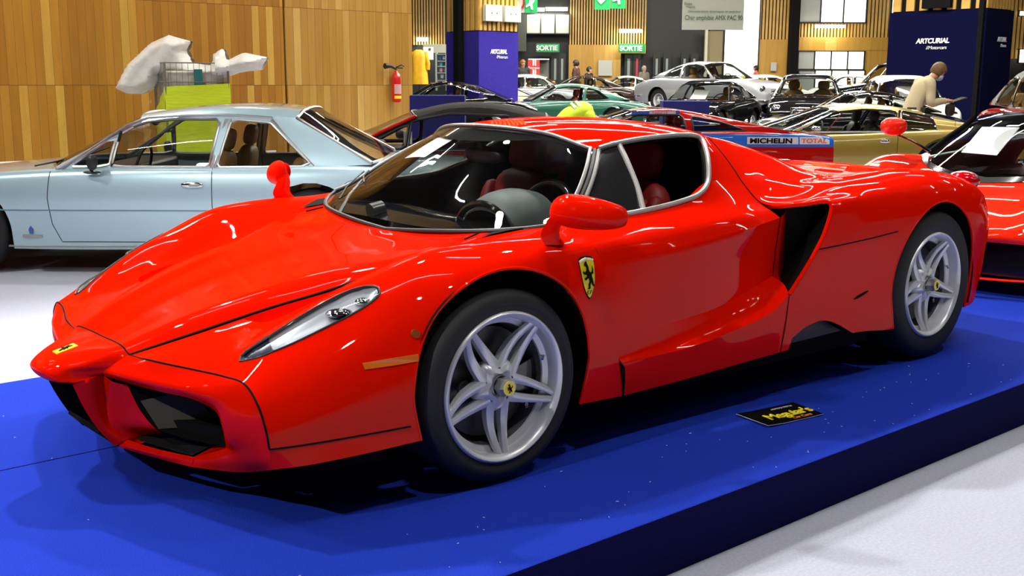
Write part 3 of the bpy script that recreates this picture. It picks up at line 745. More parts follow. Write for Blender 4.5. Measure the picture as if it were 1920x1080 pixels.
# ---------------------------------------------------------------- badges and marker lamps on the body
from mathutils.bvhtree import BVHTree
def bvh_of(ms):
    V, F = [], []
    for m in ms:
        n = len(V); V += [Vector(p) for p in m.v]; F += [[i+n for i in f] for f in m.f]
    return BVHTree.FromPolygons(V, F)
bt_side = bvh_of([fend.mirror(), rq.mirror(), sill.mirror(), door.mirror()])
def on_side(x, z, off=.002):
    h = bt_side.ray_cast(Vector((x, -2, z)), Vector((0, 1, 0)))
    if h[0] is None: return Vector((x, -.95, z))
    return h[0]+Vector((0, -off, 0))
def side_relief(poly, off=.0025, n=1):
    """flat polygon (x,z) draped on the car's left flank with a little thickness"""
    m = M(); tri = tessellate_polygon([[Vector((x, z, 0)) for x, z in poly]])
    P = [on_side(x, z, off) for x, z in poly]; k = len(P)
    m.v = [tuple(p) for p in P]+[(p.x, p.y+off, p.z) for p in P]
    for t in tri: m.f.append(list(t)); m.mi.append(0)
    for i in range(k): j = (i+1) % k; m.f.append([i, j, j+k, i+k]); m.mi.append(0)
    return m
sh = [(-.036, .060), (.0, .068), (.036, .060), (.038, .02), (.030, -.03), (.0, -.078), (-.030, -.03), (-.038, .02)]
shp = smooth_poly(sh, 3)
def shield(s, sc, off, dz=0): return [(.362+x*sc, .652+z*sc+dz) for x, z in s]
for s in (1, -1):
    t_ = (lambda m: m.copy()) if s < 0 else (lambda m: m.mirror())
    sd = to_obj(t_(side_relief(shield(shp, 1, 0), .002)), 'wing_shield', MATTEBLK, ENZ, smooth=0)
    sd['label'] = 'yellow wing shield with a rearing black horse'
    to_obj(t_(side_relief(shield(shp, .92, 0), .0035)), 'shield_field', YELLOW, sd, smooth=0)
    hp = horse(.092); hp.v = [(p[0]*.85+.362, 0, p[2]+.655) for p in hp.v]
    base_y = on_side(.362, .655, .0055).y
    hh = horse(.092); hh.v = [(p[0]*.8+.362, on_side(p[0]*.8+.362, p[2]+.657, .0055).y+p[1], p[2]+.657) for p in hh.v]
    to_obj(t_(hh), 'prancing_horse', MATTEBLK, sd, smooth=0)
    tt = M().add(side_relief([(.326, .708), (.362, .716), (.398, .708), (.398, .702), (.362, .710), (.326, .702)], .005))
    to_obj(t_(tt), 'shield_top_stripe', WHITEP, sd, smooth=0)
    mk = side_relief([(-.512, .482), (-.425, .4865), (-.338, .489), (-.338, .468), (-.425, .4655), (-.509, .464)], .004)
    to_obj(t_(mk), 'side_marker_lamp', AMBER, ENZ, smooth=0)
    rp = side_relief([(-.334+.013*math.cos(2*PI*k/12), .549+.013*math.sin(2*PI*k/12)) for k in range(12)], .006)
    to_obj(t_(rp), 'side_repeater', principled('smoked_amber', (.25, .06, .01), .1, 0, 1), ENZ, smooth=0)
    ov = side_relief([(2.0+.055*math.cos(2*PI*k/16), .392+.006*math.sin(2*PI*k/16)+.012*math.cos(2*PI*k/16)) for k in range(16)], .003)
    to_obj(t_(ov), 'coachbuilder_badge', MATTEBLK, ENZ, smooth=0)
    for k, (lx, ly, lz) in enumerate(((3.40, .70, .79), (3.44, .47, .785))):
        tl = ellip((lx, s*ly, lz), (.085, .085, .055), 24, 10)
        to_obj(tl, 'tail_lamp', TAILRED, ENZ)
    rm = ellip((3.20, s*.935, .575), (.035, .012, .018), 16, 8); to_obj(rm, 'rear_marker_lamp', AMBER, ENZ)
if True:
    for pts in (('Ferrari',),):
        t1 = text_obj('S F', .020, MATTEBLK, (.343, on_side(.36, .60, .006).y, .592), (PI/2, 0, 0), 'shield_lettering', None, .0005, .35); t1.parent = ENZ
nb = M().face([(-1.105, -.030, .4345), (-1.035, -.030, .4505), (-1.035, .020, .4505), (-1.105, .020, .4345)])
nbv = [(-1.10, -.028), (-1.035, -.028), (-1.035, .022), (-1.10, .022)]
bt_top = bvh_of([nose, nose.mirror()])
def on_nose(x, y, off):
    h = bt_top.ray_cast(Vector((x, y, 1)), Vector((0, 0, -1))); return h[0]+Vector((0, 0, off)) if h[0] else Vector((x, y, .45))
def nose_relief(poly, off):
    m = M(); P = [on_nose(x, y, off) for x, y in poly]; k = len(P); m.v = [tuple(p) for p in P]+[(p.x, p.y, p.z-off) for p in P]
    for t in tessellate_polygon([[Vector((x, y, 0)) for x, y in poly]]): m.f.append(list(t)); m.mi.append(0)
    for i in range(k): j = (i+1) % k; m.f.append([i, j, j+k, i+k]); m.mi.append(0)
    return m
nbo = to_obj(nose_relief([(-1.098, -.022), (-1.030, -.022), (-1.030, .022), (-1.098, .022)], .004), 'nose_badge', YELLOW, ENZ, smooth=0)
hx = [(-.10, .50), (-.24, .36), (-.10, .30), (-.12, .18), (-.34, .18), (-.12, .0), (-.33, -.12), (-.02, -.12), (-.06, -.34), (-.16, -.50), (.06, -.45), (.14, -.24), (.36, -.42), (.26, -.16), (.20, -.04), (.34, .02), (.38, .18), (.24, .10), (.06, .16), (.04, .32)]
to_obj(nose_relief([(-1.064-z*.045, x*.040) for x, z in hx], .006), 'prancing_horse', MATTEBLK, nbo, smooth=0)
# sale notice behind the windscreen
wsb = bvh_of([both(ws)])
pn = [Vector((.60, .50, .925)), Vector((.64, .38, .965)), Vector((.775, .22, 1.068)), Vector((.735, .35, 1.062))]
def on_ws(p, off=-.01):
    loc, nrm, i, d = wsb.find_nearest(p); return loc+(nrm if nrm.z > 0 else -nrm)*off
# ================================================================== other cars: one builder, each with its own lines
def wire_or_alloy(T, root, rr, style):
    sp = M()
    if style == 'wire':
        for k in range(28):
            a = 2*PI*k/28; b = a+(.35 if k % 2 else -.35)
            sp.add(tube([(.03*math.cos(b), -.01, .03*math.sin(b)), (rr*.96*math.cos(a), -.05, rr*.96*math.sin(a))], .003, 4))
        sp.add(lathe([(.035, -.03), (.032, .02), (0, .03)], 16))
    elif style == 'disc':
        sp.add(lathe([(rr, -.03), (rr*.9, -.02), (rr*.6, -.035), (rr*.55, -.01), (rr*.3, .0), (0, .01)], 32))
    else:
        n = {'alloy5': 5, 'alloy10': 10, 'alloy12': 14}[style]
        for k in range(n):
            a = 2*PI*k/n; w = .5*PI/n*(1.1 if n < 8 else .8)
            m = M(); pr = [(.04, w*1.4), (rr*.5, w), (rr*.97, w*.62)]
            for r, ww in pr:
                for sg in (-1, 1): m.v.append((r*math.cos(a+sg*ww), -.02-.02*(r/rr), r*math.sin(a+sg*ww)))
                for sg in (1, -1): m.v.append((r*math.cos(a+sg*ww*.8), -.06, r*math.sin(a+sg*ww*.8)))
            for i in range(2):
                for j in range(4): m.f.append([i*4+j, i*4+(j+1) % 4, (i+1)*4+(j+1) % 4, (i+1)*4+j]); m.mi.append(0)
            sp.add(m)
        sp.add(lathe([(.065, -.05), (.06, -.015), (.03, -.005), (0, -.005)], 20))
    return sp
def gen_wheel(parent, x, y, z, R, rr, W, s, style, mat):
    def T(m):
        mm = m.copy(); mm.v = [(p[0]+x, s*(p[1]+y), p[2]+z) for p in mm.v]; return mm.flip() if s < 0 else mm
    ty = lathe([(rr, -.02), (rr+.01, 0), (R-.03, .004), (R-.006, -.01), (R, -.03), (R, -W+.03), (R-.03, -W), (rr, -W)], 40)
    root = to_obj(T(ty), 'wheel', RUBBER, parent, smooth=60)
    rim = lathe([(rr, -.004), (rr-.004, .004), (rr-.014, 0), (rr-.022, -.03), (rr-.03, -.09), (rr-.03, -W+.02), (0, -W+.02)], 40)
    to_obj(T(rim), 'rim', mat, root, smooth=50)
    to_obj(T(wire_or_alloy(T, root, rr-.015, style)), 'spokes', mat, root, smooth=35)
    return root

def make_car(name, label, loc, rz, S, group=None):
    """S: dict of lines. local x rearwards from the nose, y sideways, z up from its floor"""
    root = empty(name, loc, rz, label, 'car', group)
    body = S['paint']; W = S['W']/2; near = S.get('near', False); nu = 5 if near else 3
    st = S['st']                       # (x, z centre, z shoulder, w shoulder, z widest, w widest, z sill, w sill)
    cr = S.get('crown', .7)
    rows = [[(q[0], 0, q[1]) for q in st], [(q[0], q[3]*.5*W, q[1]-(q[1]-q[2])*.18) for q in st], [(q[0], q[3]*.86*W, q[1]-(q[1]-q[2])*.62) for q in st],
            [(q[0], q[3]*W, q[2]) for q in st], [(q[0], (q[5]*.75+q[3]*.25)*W, (q[2]+q[4])/2+.02) for q in st], [(q[0], q[5]*W, q[4]) for q in st],
            [(q[0], (q[5]+q[7])/2*W+.006, (q[4]+q[6])/2) for q in st], [(q[0], q[7]*W, q[6]) for q in st]]
    b = patch(rows, nu+1, 3 if not near else 4, crease=S.get('crease', ()))
    # nose and tail caps
    for idx, dx in ((0, -S.get('nosebulge', .03)), (-1, S.get('tailbulge', .03))):
        col = [r[idx] for r in rows]; n = len(col)
        cap = patch([[c for c in col], [(c[0]+dx*.7, c[1]*.6, c[2]*.86+.14*col[4][2]) for c in col], [(c[0]+dx, 0, c[2]*.75+.25*col[4][2]) for c in col]], 3, 3)
        b.add(cap if idx == 0 else cap.flip())
    cuts = []
    R = S['R']; zw = R
    for xw, Ra in ((S['xf'], S.get('Raf', R+.055)), (S['xr'], S.get('Rar', R+.055))):
        fn = (lambda xw, Ra: lambda p: (math.hypot(p[0]-xw, p[2]-zw)-Ra if p[2] > zw else abs(p[0]-xw)-Ra) if p[1] > W*.6 else .5)(xw, Ra)
        b, _, c = split(b, fn); cuts.append(c)
    g = S.get('gh')
    if g:
        gwb = g['wb']*W-.004; gb, gbr = g.get('bow', .14), g.get('bowr', .10)
        b, _, _ = split(b, lambda p: -min(p[0]-(g['a0'][0]-gb*(1-(p[1]/gwb)**2)), g['c0'][0]+gbr*(1-(p[1]/gwb)**2)-p[0], gwb-p[1]) if p[2] > g['a0'][1]*.72 and p[1] < gwb+.1 else .5)
    bfull = b.copy()
    if 'paint2' in S:                  # second colour below / within a band
        b2a, b2b, _ = split(b, S['band'])
        b = b2a
        to_obj(both(b2b), 'body_band', S['paint2'], root, smooth=40, weld=3e-4)
    if g:
        a0, a1, c1, c0 = g['a0'], g['a1'], g['c1'], g['c0']; wb, wr = g['wb']*W, g['wr']*W
        bow = g.get('bow', .14); bowr = g.get('bowr', .10)
        rp = [a1]+list(g['r'])+[c1]; base = g.get('base') or [a0, ((a0[0]+c0[0])/2, (a0[1]+c0[1])/2), c0]
        # side: same number of columns top and bottom
        K = len(rp)
        def lerp_poly(P, t):
            Q = crs([(p[0], 0, p[1]) for p in P], 8); i = t*(len(Q)-1); k = min(int(i), len(Q)-2); return Q[k].lerp(Q[k+1], i-k)
        bot = [lerp_poly(base, k/(K-1)) for k in range(K)]
        top = [Vector((p[0], 0, p[1])) for p in rp]
        drop = g.get('drop', .035)
        srows = []
        for i in range(5):
            t = i/4; tt = t**1.15
            srows.append([(bo.x+(to_.x-bo.x)*t, wb+(wr-wb)*tt+(.012*math.sin(PI*t)), bo.z+(to_.z-drop-bo.z)*t) for bo, to_ in zip(bot, top)])
        side = patch(srows, 8 if near else 5, 3 if near else 2)
        rail = srows[-1]
        roof = patch([rail, [(p[0], wr*.82, p[2]+drop*.72) for p in rail], [(p[0]+(0), wr*.45, p[2]+drop*.95) for p in rail], [(p[0], 0, p[2]+drop) for p in rail]], 6 if near else 4, 3)
        # bend header edges by bow
        def bowed(m, x0, x1):
            m.v = [(p[0]-bow*.35*max(0, 1-(p[0]-x0)/max(.01, (x1-x0)*.4))*(1-(p[1]/wr)**2)+bowr*.35*max(0, 1-(x1-p[0])/max(.01, (x1-x0)*.4))*(1-(p[1]/wr)**2), p[1], p[2]) for p in m.v]; return m
        roof = bowed(roof, a1[0], c1[0])
        def screen(bp, tp, bw, sg, zb):
            rws = []
            for t in (0, .33, .66, 1):
                w_ = wb+(wr-wb)*t**1.15
                x_ = bp[0]+(tp[0]-bp[0])*t; z_ = bp[1]+(tp[1]-drop-bp[1])*t
                bl = bw*(1-.65*t)
                rws.append([(x_+sg*bl*(1-u*u), w_*u, z_+(drop*t)*(1-u**2)**.6+zb*(1-t)*(1-u*u)) for u in (0, .35, .7, 1)])
            return patch(rws, 4, 3)
        wsc = screen(a0, a1, bow, -1, g.get('zb', .02)); bsc = screen(c0, c1, bowr, 1, g.get('zbr', .0))
        paintroof = g.get('roofmat', body)
        glassm = S.get('glass', GLASS)
        wins = []
        frame = side
        for wi, poly in enumerate(g['win']):
            sd = poly_sd(smooth_poly(poly, 2) if g.get('roundwin') else poly)
            frame, win, c = split(frame, lambda p: sd(p[0], p[2])); wins.append((win, c))
        if S.get('backlight', True) is True:
            pass
        cabin = M().add(roof); 
        if paintroof is body: b.add(frame).add(roof)
        else:
            to_obj(both(M().add(roof).add(frame)), 'soft_top' if g.get('soft') else 'roof', paintroof, root, smooth=40, weld=3e-4)
        for win, c in wins:
            if not win.f: continue
            wj = win.copy(); wj.v = [(p[0], p[1]-.008, p[2]) for p in wj.v]
            for s in (1, -1):
                to_obj(wj.copy() if s > 0 else wj.mirror(), 'side_window', glassm, root, smooth=60)
                tm = M()
                for pts, cl in chains(c): tm.add(tube([(p.x, s*p.y, p.z) for p in pts], S.get('trimr', .010), 6, cl))
                if tm.v and S.get('trim'): to_obj(tm, 'window_trim', S['trim'], root)
        bs_mat = glassm
        to_obj(both(wsc), 'windscreen', glassm, root, smooth=60, weld=3e-4)
        if g.get('solid_back'): b.add(bsc)
        else: to_obj(both(bsc), 'rear_window', glassm, root, smooth=60, weld=3e-4)
        for scr, nm in ((wsc, 'windscreen_trim'), (bsc, 'rear_window_trim')):
            if S.get('trim') and not (nm[0] == 'r' and g.get('solid_back')):
                n = 13 if False else None
            A = Vector((a0[0], wb, a0[1])) if nm[0] == 'w' else Vector((c0[0], wb, c0[1]))
            nv_ = 10; L_ = len(scr.v)
            nr = 10                                  # 3 segments * 3 +1
            colN = L_//nr
            edge = [scr.v[(colN-1)*nr+i] for i in range(nr)]+[scr.v[j*nr+nr-1] for j in range(colN-1, -1, -1)]
            bse = [scr.v[j*nr] for j in range(colN)]
            if not (nm[0] == 'r' and g.get('solid_back')):
                loop = edge+[(p[0], -p[1], p[2]) for p in edge[::-1]][1:]
                basel = [(p[0], -p[1], p[2]) for p in bse[::-1]]+bse[1:]
                tm = tube(loop, S.get('trimr', .010)*1.1, 6).add(tube(basel, S.get('trimr', .010), 6))
                to_obj(tm, nm, S.get('trim') or BLACK, root)
        # cabin floor and seats
        it = S.get('interior', LEATHER_G); zb = min(a0[1], c0[1])
        fl = box((a0[0]+c0[0])/2, 0, zb*.42, (c0[0]-a0[0])*.96, wb*1.9, .05)
        xm = g.get('seatx', a1[0]+.25)
        to_obj(fl, 'cabin_floor', MATTEBLK, root, smooth=0)
        dsh = box(a0[0]+.30, 0, zb*.86, .34, wb*1.86, .22); to_obj(dsh, 'dashboard', BLACK, root, smooth=30, bevel=.03)
        if not g.get('noseat'):
            zf = zb*.34
            hgt = (zb-zf)/.62
            for s in (1, -1): bucket_seat(root, xm, s*wb*.48, zf, it, 'seat', min(1.05, hgt))
            if g.get('rearseat'):
                for s in (1, -1): bucket_seat(root, g['rearseat'], s*wb*.45, zf, it, 'rear_seat', min(1.0, hgt*.92))
        rh = S.get('rhd', -1)
        ring = tube([(a0[0]+.52+.05*math.sin(a), rh*wb*.48+.18*math.cos(a), zb-.02+.17*math.sin(a)) for a in [2*PI*k/20 for k in range(20)]], .012, 6, True)
        ring.add(tube([(a0[0]+.45, rh*wb*.48, zb-.05), (a0[0]+.52, rh*wb*.48, zb-.02)], .03, 6)).add(tube([(a0[0]+.52, rh*wb*.48-.17, zb-.02), (a0[0]+.52, rh*wb*.48+.17, zb-.02)], .012, 5))
        to_obj(ring, 'steering_wheel', BLACK, root)
    to_obj(both(b), 'body', body, root, smooth=S.get('smooth', 40), weld=3e-4)
    ll = M()
    und = box((S['xf']+S['xr'])/2, 0, st[2][6]+.05, S['xr']-S['xf']-2*R-.14, W*1.72, .14).add(box(S['xf'], 0, R+.02, 2*R+.3, W*1.1, .26)).add(box(S['xr'], 0, R+.02, 2*R+.3, W*1.1, .26))
    und.add(box(st[0][0]+.4, 0, st[1][6]+.12, .55, W*1.3, .14)).add(box(st[-1][0]-.38, 0, st[-2][6]+.12, .5, W*1.3, .14))
    for xw in (S['xf'], S['xr']):
        for s in (1, -1): und.add(lathe([(R+.055, s*W*.55), (R+.055, s*W*.93)], 24, 'y', a0=-.1, a1=PI+.1).tf(lambda p: (p[0]+xw, p[1], p[2]+R)))
    to_obj(und, 'underbody', MATTEBLK, root, smooth=30)
    yw = S.get('yw', .955)*W
    for xw in (S['xf'], S['xr']):
        for s in (1, -1): gen_wheel(root, xw, yw-.015, R, R, S.get('rr', R*.6), S.get('Wt', .19), s, S.get('wheel', 'alloy5'), S.get('wmat', SILVER))
    sb = bvh_of([bfull])
    def side_at(x, z, s, off=.003):
        h = sb.ray_cast(Vector((x, W+1, z)), Vector((0, -1, 0)))
        y = h[0].y if h[0] else W*.95
        return Vector((x, s*(y+off), z))
    S['side_at'] = side_at; S['root'] = root
    for ln in S.get('seams', []):
        for s in (1, -1): to_obj(tube([side_at(x, z, s, 0) for x, z in poly_dense(ln)], .003, 5), 'door_seam', MATTEBLK, root)
    for hx, hz, hl in S.get('handles', []):
        for s in (1, -1):
            q = side_at(hx, hz, s, .012)
            h_ = ellip(tuple(q), (hl, .014, .022), 16, 8, .7); to_obj(h_, 'door_handle', CHROME, root)
    for s in (1, -1):
        for fx, fy, fz, fr, mt in S.get('lamps', []):
            if fr > 0:
                lm = lathe([(fr, .02), (fr*1.02, 0), (fr*.9, -.02), (fr*.5, -.045), (0, -.055)], 24, 'x').tf(lambda p: (p[0]+fx, p[1]+s*fy*W, p[2]+fz))
            else:
                lm = box(fx, s*fy*W, fz, .03, .16, -fr, 0)
            to_obj(lm, 'headlamp' if fx < st[-1][0]/2 else 'tail_lamp', mt, root)
    for bx, bz, br in S.get('bumpers', []):
        sg = -1 if bx < st[-1][0]/2 else 1
        pts = [(bx-sg*.32, -W*1.0, bz), (bx-sg*.10, -W*.96, bz), (bx+sg*.04, -W*.6, bz), (bx+sg*.07, 0, bz), (bx+sg*.04, W*.6, bz), (bx-sg*.10, W*.96, bz), (bx-sg*.32, W*1.0, bz)]
        to_obj(tube(crs(pts, 4), br, 8), 'bumper', S.get('bumpmat', CHROME), root)
    if 'grille' in S:
        gx, gz, gw, gh_ = S['grille']
        gr = M()
        for i in range(9): gr.add(tube([(gx-.02, -gw, gz-gh_+2*gh_*i/8), (gx-.05, 0, gz-gh_+2*gh_*i/8), (gx-.02, gw, gz-gh_+2*gh_*i/8)], .006, 4))
        for i in range(11): gr.add(tube([(gx-.035, -gw+2*gw*i/10, gz-gh_), (gx-.035, -gw+2*gw*i/10, gz+gh_)], .004, 4))
        gr.add(tube(crs([(gx-.03, gw*math.cos(a)*1.02, gz+gh_*1.05*math.sin(a)) for a in [2*PI*k/16 for k in range(16)]], 2), .014, 6, True))
        bk = prism([(gw*math.cos(2*PI*k/16), gz+gh_*math.sin(2*PI*k/16)) for k in range(16)], gx, gx+.04, 'x')
        to_obj(gr, 'grille', CHROME, root); to_obj(bk, 'grille_back', MATTEBLK, root)
    if 'notice' in S:
        x, y, z, w_, h_, tilt = S['notice']
        nt = M().face([(x, y-w_/2, z), (x, y+w_/2, z), (x+tilt, y+w_/2, z+h_), (x+tilt, y-w_/2, z+h_)])
        nt.add(nt.copy().flip().tf(lambda p: (p[0]+.003, p[1], p[2])))
        n = empty('sale_notice', (0, 0, 0)); n.parent = None; bpy.data.objects.remove(n)
        S['notice_obj'] = to_obj(nt, 'sale_notice', WHITEP, root, smooth=0)
    return root
def poly_dense(P, n=10):
    out = []
    for a, b in zip(P[:-1], P[1:]):
        for k in range(n): out.append((a[0]+(b[0]-a[0])*k/n, a[1]+(b[1]-a[1])*k/n))
    out.append(P[-1]); return out
AXR = math.atan2(CR.y, CR.x)          # direction parallel to the row of cars facing left
def at(u, v, D):
    """world point at forward distance D seen towards (u, v)"""
    return Vector(CAMC)+(CD+CR*((u-960)/FPX)-CU*((v-540)/FPX))*D
def at_z(u, v, z):
    q = CD+CR*((u-960)/FPX)-CU*((v-540)/FPX); return Vector(CAMC)+q*((z-CAMC[2])/q.z)
def hloc(u, k, z=-.2):
    """ground point below image column u at scale k px per metre"""
    D = FPX/k; p = Vector(CAMC)+(CD*1+CR*((u-960)/FPX))*D
    # horizontal distance scaled so that the point has depth D at height z
    h = Vector((CD.x, CD.y, 0)).normalized(); r = Vector((CR.x, CR.y, 0)).normalized()
    c = Vector(CAMC); up = Vector((0, 0, 1)); dep = (D-(z-c.z)*CD.z)/h.dot(CD)
    q = c+h*dep+r*((u-960)/FPX*D); q.z = z; return q
FLOOR = -.2
def loc_car(u0, k, W, zf, zref=.4):
    """floor position of the nose: near flank seen at column u0 with k px per metre at height zref"""
    D = FPX/k; h = Vector((CD.x, CD.y, 0)).normalized(); r = Vector((CR.x, CR.y, 0)).normalized(); c = Vector(CAMC)
    dep = (D-(zref-c.z)*CD.z)/h.dot(CD); q = c+h*(dep+W/2)+r*((u0-960)/k); q.z = zf; return q
ICEBLUE = paint('ice_blue_paint', (.42, .60, .66), .25, .3)
# ---- pale blue coupe
S = dict(W=1.80, R=.335, rr=.20, near=True, paint=ICEBLUE, xf=.95, xr=3.65, trim=BRUSH, trimr=.012, wheel='alloy5', interior=LEATHER_T, yw=.93,
 st=[(0, .62, .58, .86, .45, .88, .24, .82), (.25, .70, .66, .92, .52, .96, .22, .9), (.95, .80, .75, .93, .56, .985, .21, .94), (1.6, .86, .80, .94, .58, 1.0, .20, .95), (2.4, .88, .825, .94, .58, 1.0, .20, .95), (3.2, .89, .83, .94, .58, 1.0, .20, .95), (3.8, .91, .84, .94, .58, 1.0, .205, .95), (4.4, .89, .82, .92, .57, .975, .25, .92), (4.78, .86, .79, .88, .56, .93, .32, .86)],
 gh=dict(a0=(1.70, .825), a1=(2.30, 1.235), r=[(2.75, 1.295), (3.15, 1.305)], c1=(3.52, 1.275), c0=(4.12, .875), wb=.915, wr=.70, drop=.07, bow=.22, bowr=.06, base=[(1.70, .82), (2.5, .825), (3.4, .83), (4.12, .86)], seatx=2.35, rearseat=3.0,
   win=[[(1.80, .835), (2.14, 1.085), (2.10, .835)], [(2.12, .835), (2.165, 1.10), (2.33, 1.17), (2.60, 1.195), (2.93, 1.195), (2.87, .835)], [(2.93, .835), (3.02, 1.195), (3.32, 1.17), (3.67, .845)]]),
 seams=[[(1.66, .82), (1.64, .6), (1.66, .40), (1.72, .26), (2.88, .26)], [(2.90, .83), (2.90, .5), (2.88, .26)]], handles=[],
 lamps=[(4.80, .75, .62, .075, TAILRED), (4.80, .52, .62, .075, TAILRED)], bumpers=[(4.80, .48, .05), (.0, .45, .05)])
p = loc_car(-314, 245, 1.8, FLOOR)
blue = make_car('coupe', 'pale ice-blue classic coupe with chrome window frames and tan seats', p, AXR, S)
sa = S['side_at']
for s in (-1,):
    q = sa(2.75, .705, s, .008)
    to_obj(ellip(tuple(q), (.085, .012, .024), 20, 8, .75), 'door_handle', CHROME, blue)
    to_obj(ellip((q.x+.02, q.y-.010, q.z), (.045, .006, .012), 16, 8, .75), 'door_handle_recess', BRUSH, blue)
for s in (-1, 1):
    # waistline groove, light crease and chrome sill
    to_obj(tube([sa(x, .508, s, -.001) for x in [.5+.1*i for i in range(41)]], .006, 5), 'side_crease', principled('blue_grey_paint', (.13, .24, .30), .4), blue)
    to_obj(tube([sa(x, .225, s, .0) for x in [1.3+.1*i for i in range(20)]], .008, 5), 'sill_trim', BRUSH, blue)
    f = lambda x, z: (x, s*(sa(x, .82, s, 0).y*s*0+.915*.9+(.63-.8235)*max(0, (z-.82)/.4)**1.15+.004), z)
    to_obj(tube([f(2.12, .835), f(2.165, 1.10)], .012, 6), 'vent_window_bar', CHROME, blue)
    to_obj(tube([f(2.885, .83), f(2.975, 1.195)], .016, 6).add(tube([f(2.915, .83), f(3.005, 1.195)], .016, 6)), 'pillar_trim', BRUSH, blue)
    to_obj(tube([f(3.33, 1.19), f(3.52, 1.01), f(3.71, .825)], .019, 6, flat=.5), 'rear_pillar_trim', BRUSH, blue)
    to_obj(tube([f(1.74, .818), f(2.0, 1.0), f(2.2, 1.14), f(2.36, 1.205), f(2.65, 1.225), (3.0, s*.638, 1.228), f(3.33, 1.205)], .011, 6), 'rain_gutter', BRUSH, blue)
    m_ = ellip((2.02, s*.955, .88), (.04, .035, .06), 14, 8, .8).add(tube([(2.0, s*.90, .80), (2.0, s*.95, .84)], .012, 6)).add(ellip((2.0, s*.91, .80), (.07, .03, .014), 14, 6))
    to_obj(m_, 'door_mirror', BLACK, blue)
bd = prism([(x*.03+1.49, z*.045+.345) for x, z in ((-.4, -.5), (.4, -.5), (.6, .3), (0, .9), (-.6, .3))], sa(1.49, .36, -1, .006).y, sa(1.49, .36, -1, .0).y)
to_obj(bd, 'coachbuilder_badge', principled('badge_enamel', (.05, .12, .35), .3), blue)
bp = box(1.495, sa(1.49, .31, -1, .003).y, .305, .15, .005, .022); to_obj(bp, 'badge_script', BRUSH, blue)
wpb = tube([(1.58, -.55, .845), (1.75, -.2, .90), (1.78, .1, .93)], .008, 5).add(tube([(1.50, -.75, .835), (1.62, -.62, .86), (1.78, -.40, .915)], .007, 5)); to_obj(wpb, 'wiper', BLACK, blue)
fc = tube([sa(3.98+.085*math.cos(2*PI*i/24), .66+.085*math.sin(2*PI*i/24), -1, .001) for i in range(24)], .0022, 4, True); to_obj(fc, 'fuel_flap', principled('blue_grey_paint', (.13, .24, .30), .4), blue)
im2 = ellip((2.22, .0, 1.15), (.02, .11, .032), 14, 8); to_obj(im2, 'interior_mirror', BLACK, blue)

# ---- red cabriolet, soft top up
RED2 = paint('deep_red_paint', (.52, .008, .006), rough=.3)
CLOTH = noise_tint(principled('black_hood_cloth', (.028, .026, .022), .95, spec=.2), 200, .4, .3)
S = dict(W=1.79, R=.32, rr=.20, near=True, paint=RED2, xf=.95, xr=3.55, trim=BLACK, trimr=.012, wheel='alloy5', interior=BLACK,
 st=[(0, .58, .54, .84, .42, .86, .24, .8), (.3, .66, .62, .9, .48, .95, .22, .9), (.95, .76, .73, .92, .52, .985, .21, .94), (1.55, .84, .80, .93, .55, 1.0, .2, .95), (2.4, .87, .83, .93, .56, 1.0, .2, .95), (3.1, .90, .85, .93, .56, 1.0, .2, .95), (3.8, .92, .87, .93, .56, .99, .21, .94), (4.3, .90, .84, .90, .55, .96, .26, .9), (4.53, .86, .80, .86, .54, .92, .32, .86)],
 gh=dict(a0=(1.35, .835), a1=(2.02, 1.195), r=[(2.35, 1.275), (2.75, 1.275)], c1=(3.25, 1.17), c0=(3.85, .91), wb=.90, wr=.68, drop=.04, bow=.25, bowr=.05, base=[(1.35, .83), (2.3, .845), (3.1, .865), (3.85, .90)], solid_back=False, seatx=2.1, roofmat=CLOTH, soft=True,
   win=[[(1.50, .865), (1.96, 1.105), (1.93, .865)], [(1.955, .865), (1.985, 1.12), (2.35, 1.19), (2.90, 1.17), (2.90, .865)], [(2.97, .87), (2.96, 1.155), (3.14, 1.09), (3.34, .88)]]),
 seams=[[(1.45, .82), (1.45, .4), (1.5, .28)], [(2.95, .85), (2.95, .5), (2.90, .28)]], handles=[(2.72, .745, .075)],
 lamps=[(4.55, .72, .62, .07, TAILRED)], bumpers=[(4.56, .45, .06), (-.02, .42, .06)], bumpmat=BLACK)
p = loc_car(640-1.35*202, 202, 1.79, FLOOR)
cab = make_car('cabriolet', 'red cabriolet with a raised black fabric soft top, behind the pale blue coupe', p, AXR, S)
for s in (-1, 1):
    f = lambda x, z: (x, s*(.808+(.609-.806)*max(0, (z-.83)/.36)**1.15+.008), z)
    to_obj(tube([f(1.38, .85), f(1.7, 1.02), f(2.02, 1.165)], .028, 8, flat=.6), 'windscreen_frame', RED2, cab)
    m_ = ellip((1.72, s*.97, .915), (.06, .055, .05), 14, 8, .8); to_obj(m_, 'door_mirror', BLACK, cab)
    to_obj(tube([(x, s*.835, .848+.02*(x-1.4)/2) for x in (1.45, 2.2, 2.95)], .010, 6), 'belt_trim', CHROME, cab)
nt = M().face([(1.90, -.60, .90), (1.98, -.60, .90), (1.98, -.60, 1.02), (1.90, -.60, 1.02)]); nt.add(nt.copy().flip().tf(lambda p: (p[0], p[1]+.002, p[2])))
nto = to_obj(nt, 'window_sticker', WHITEP, cab, smooth=0)

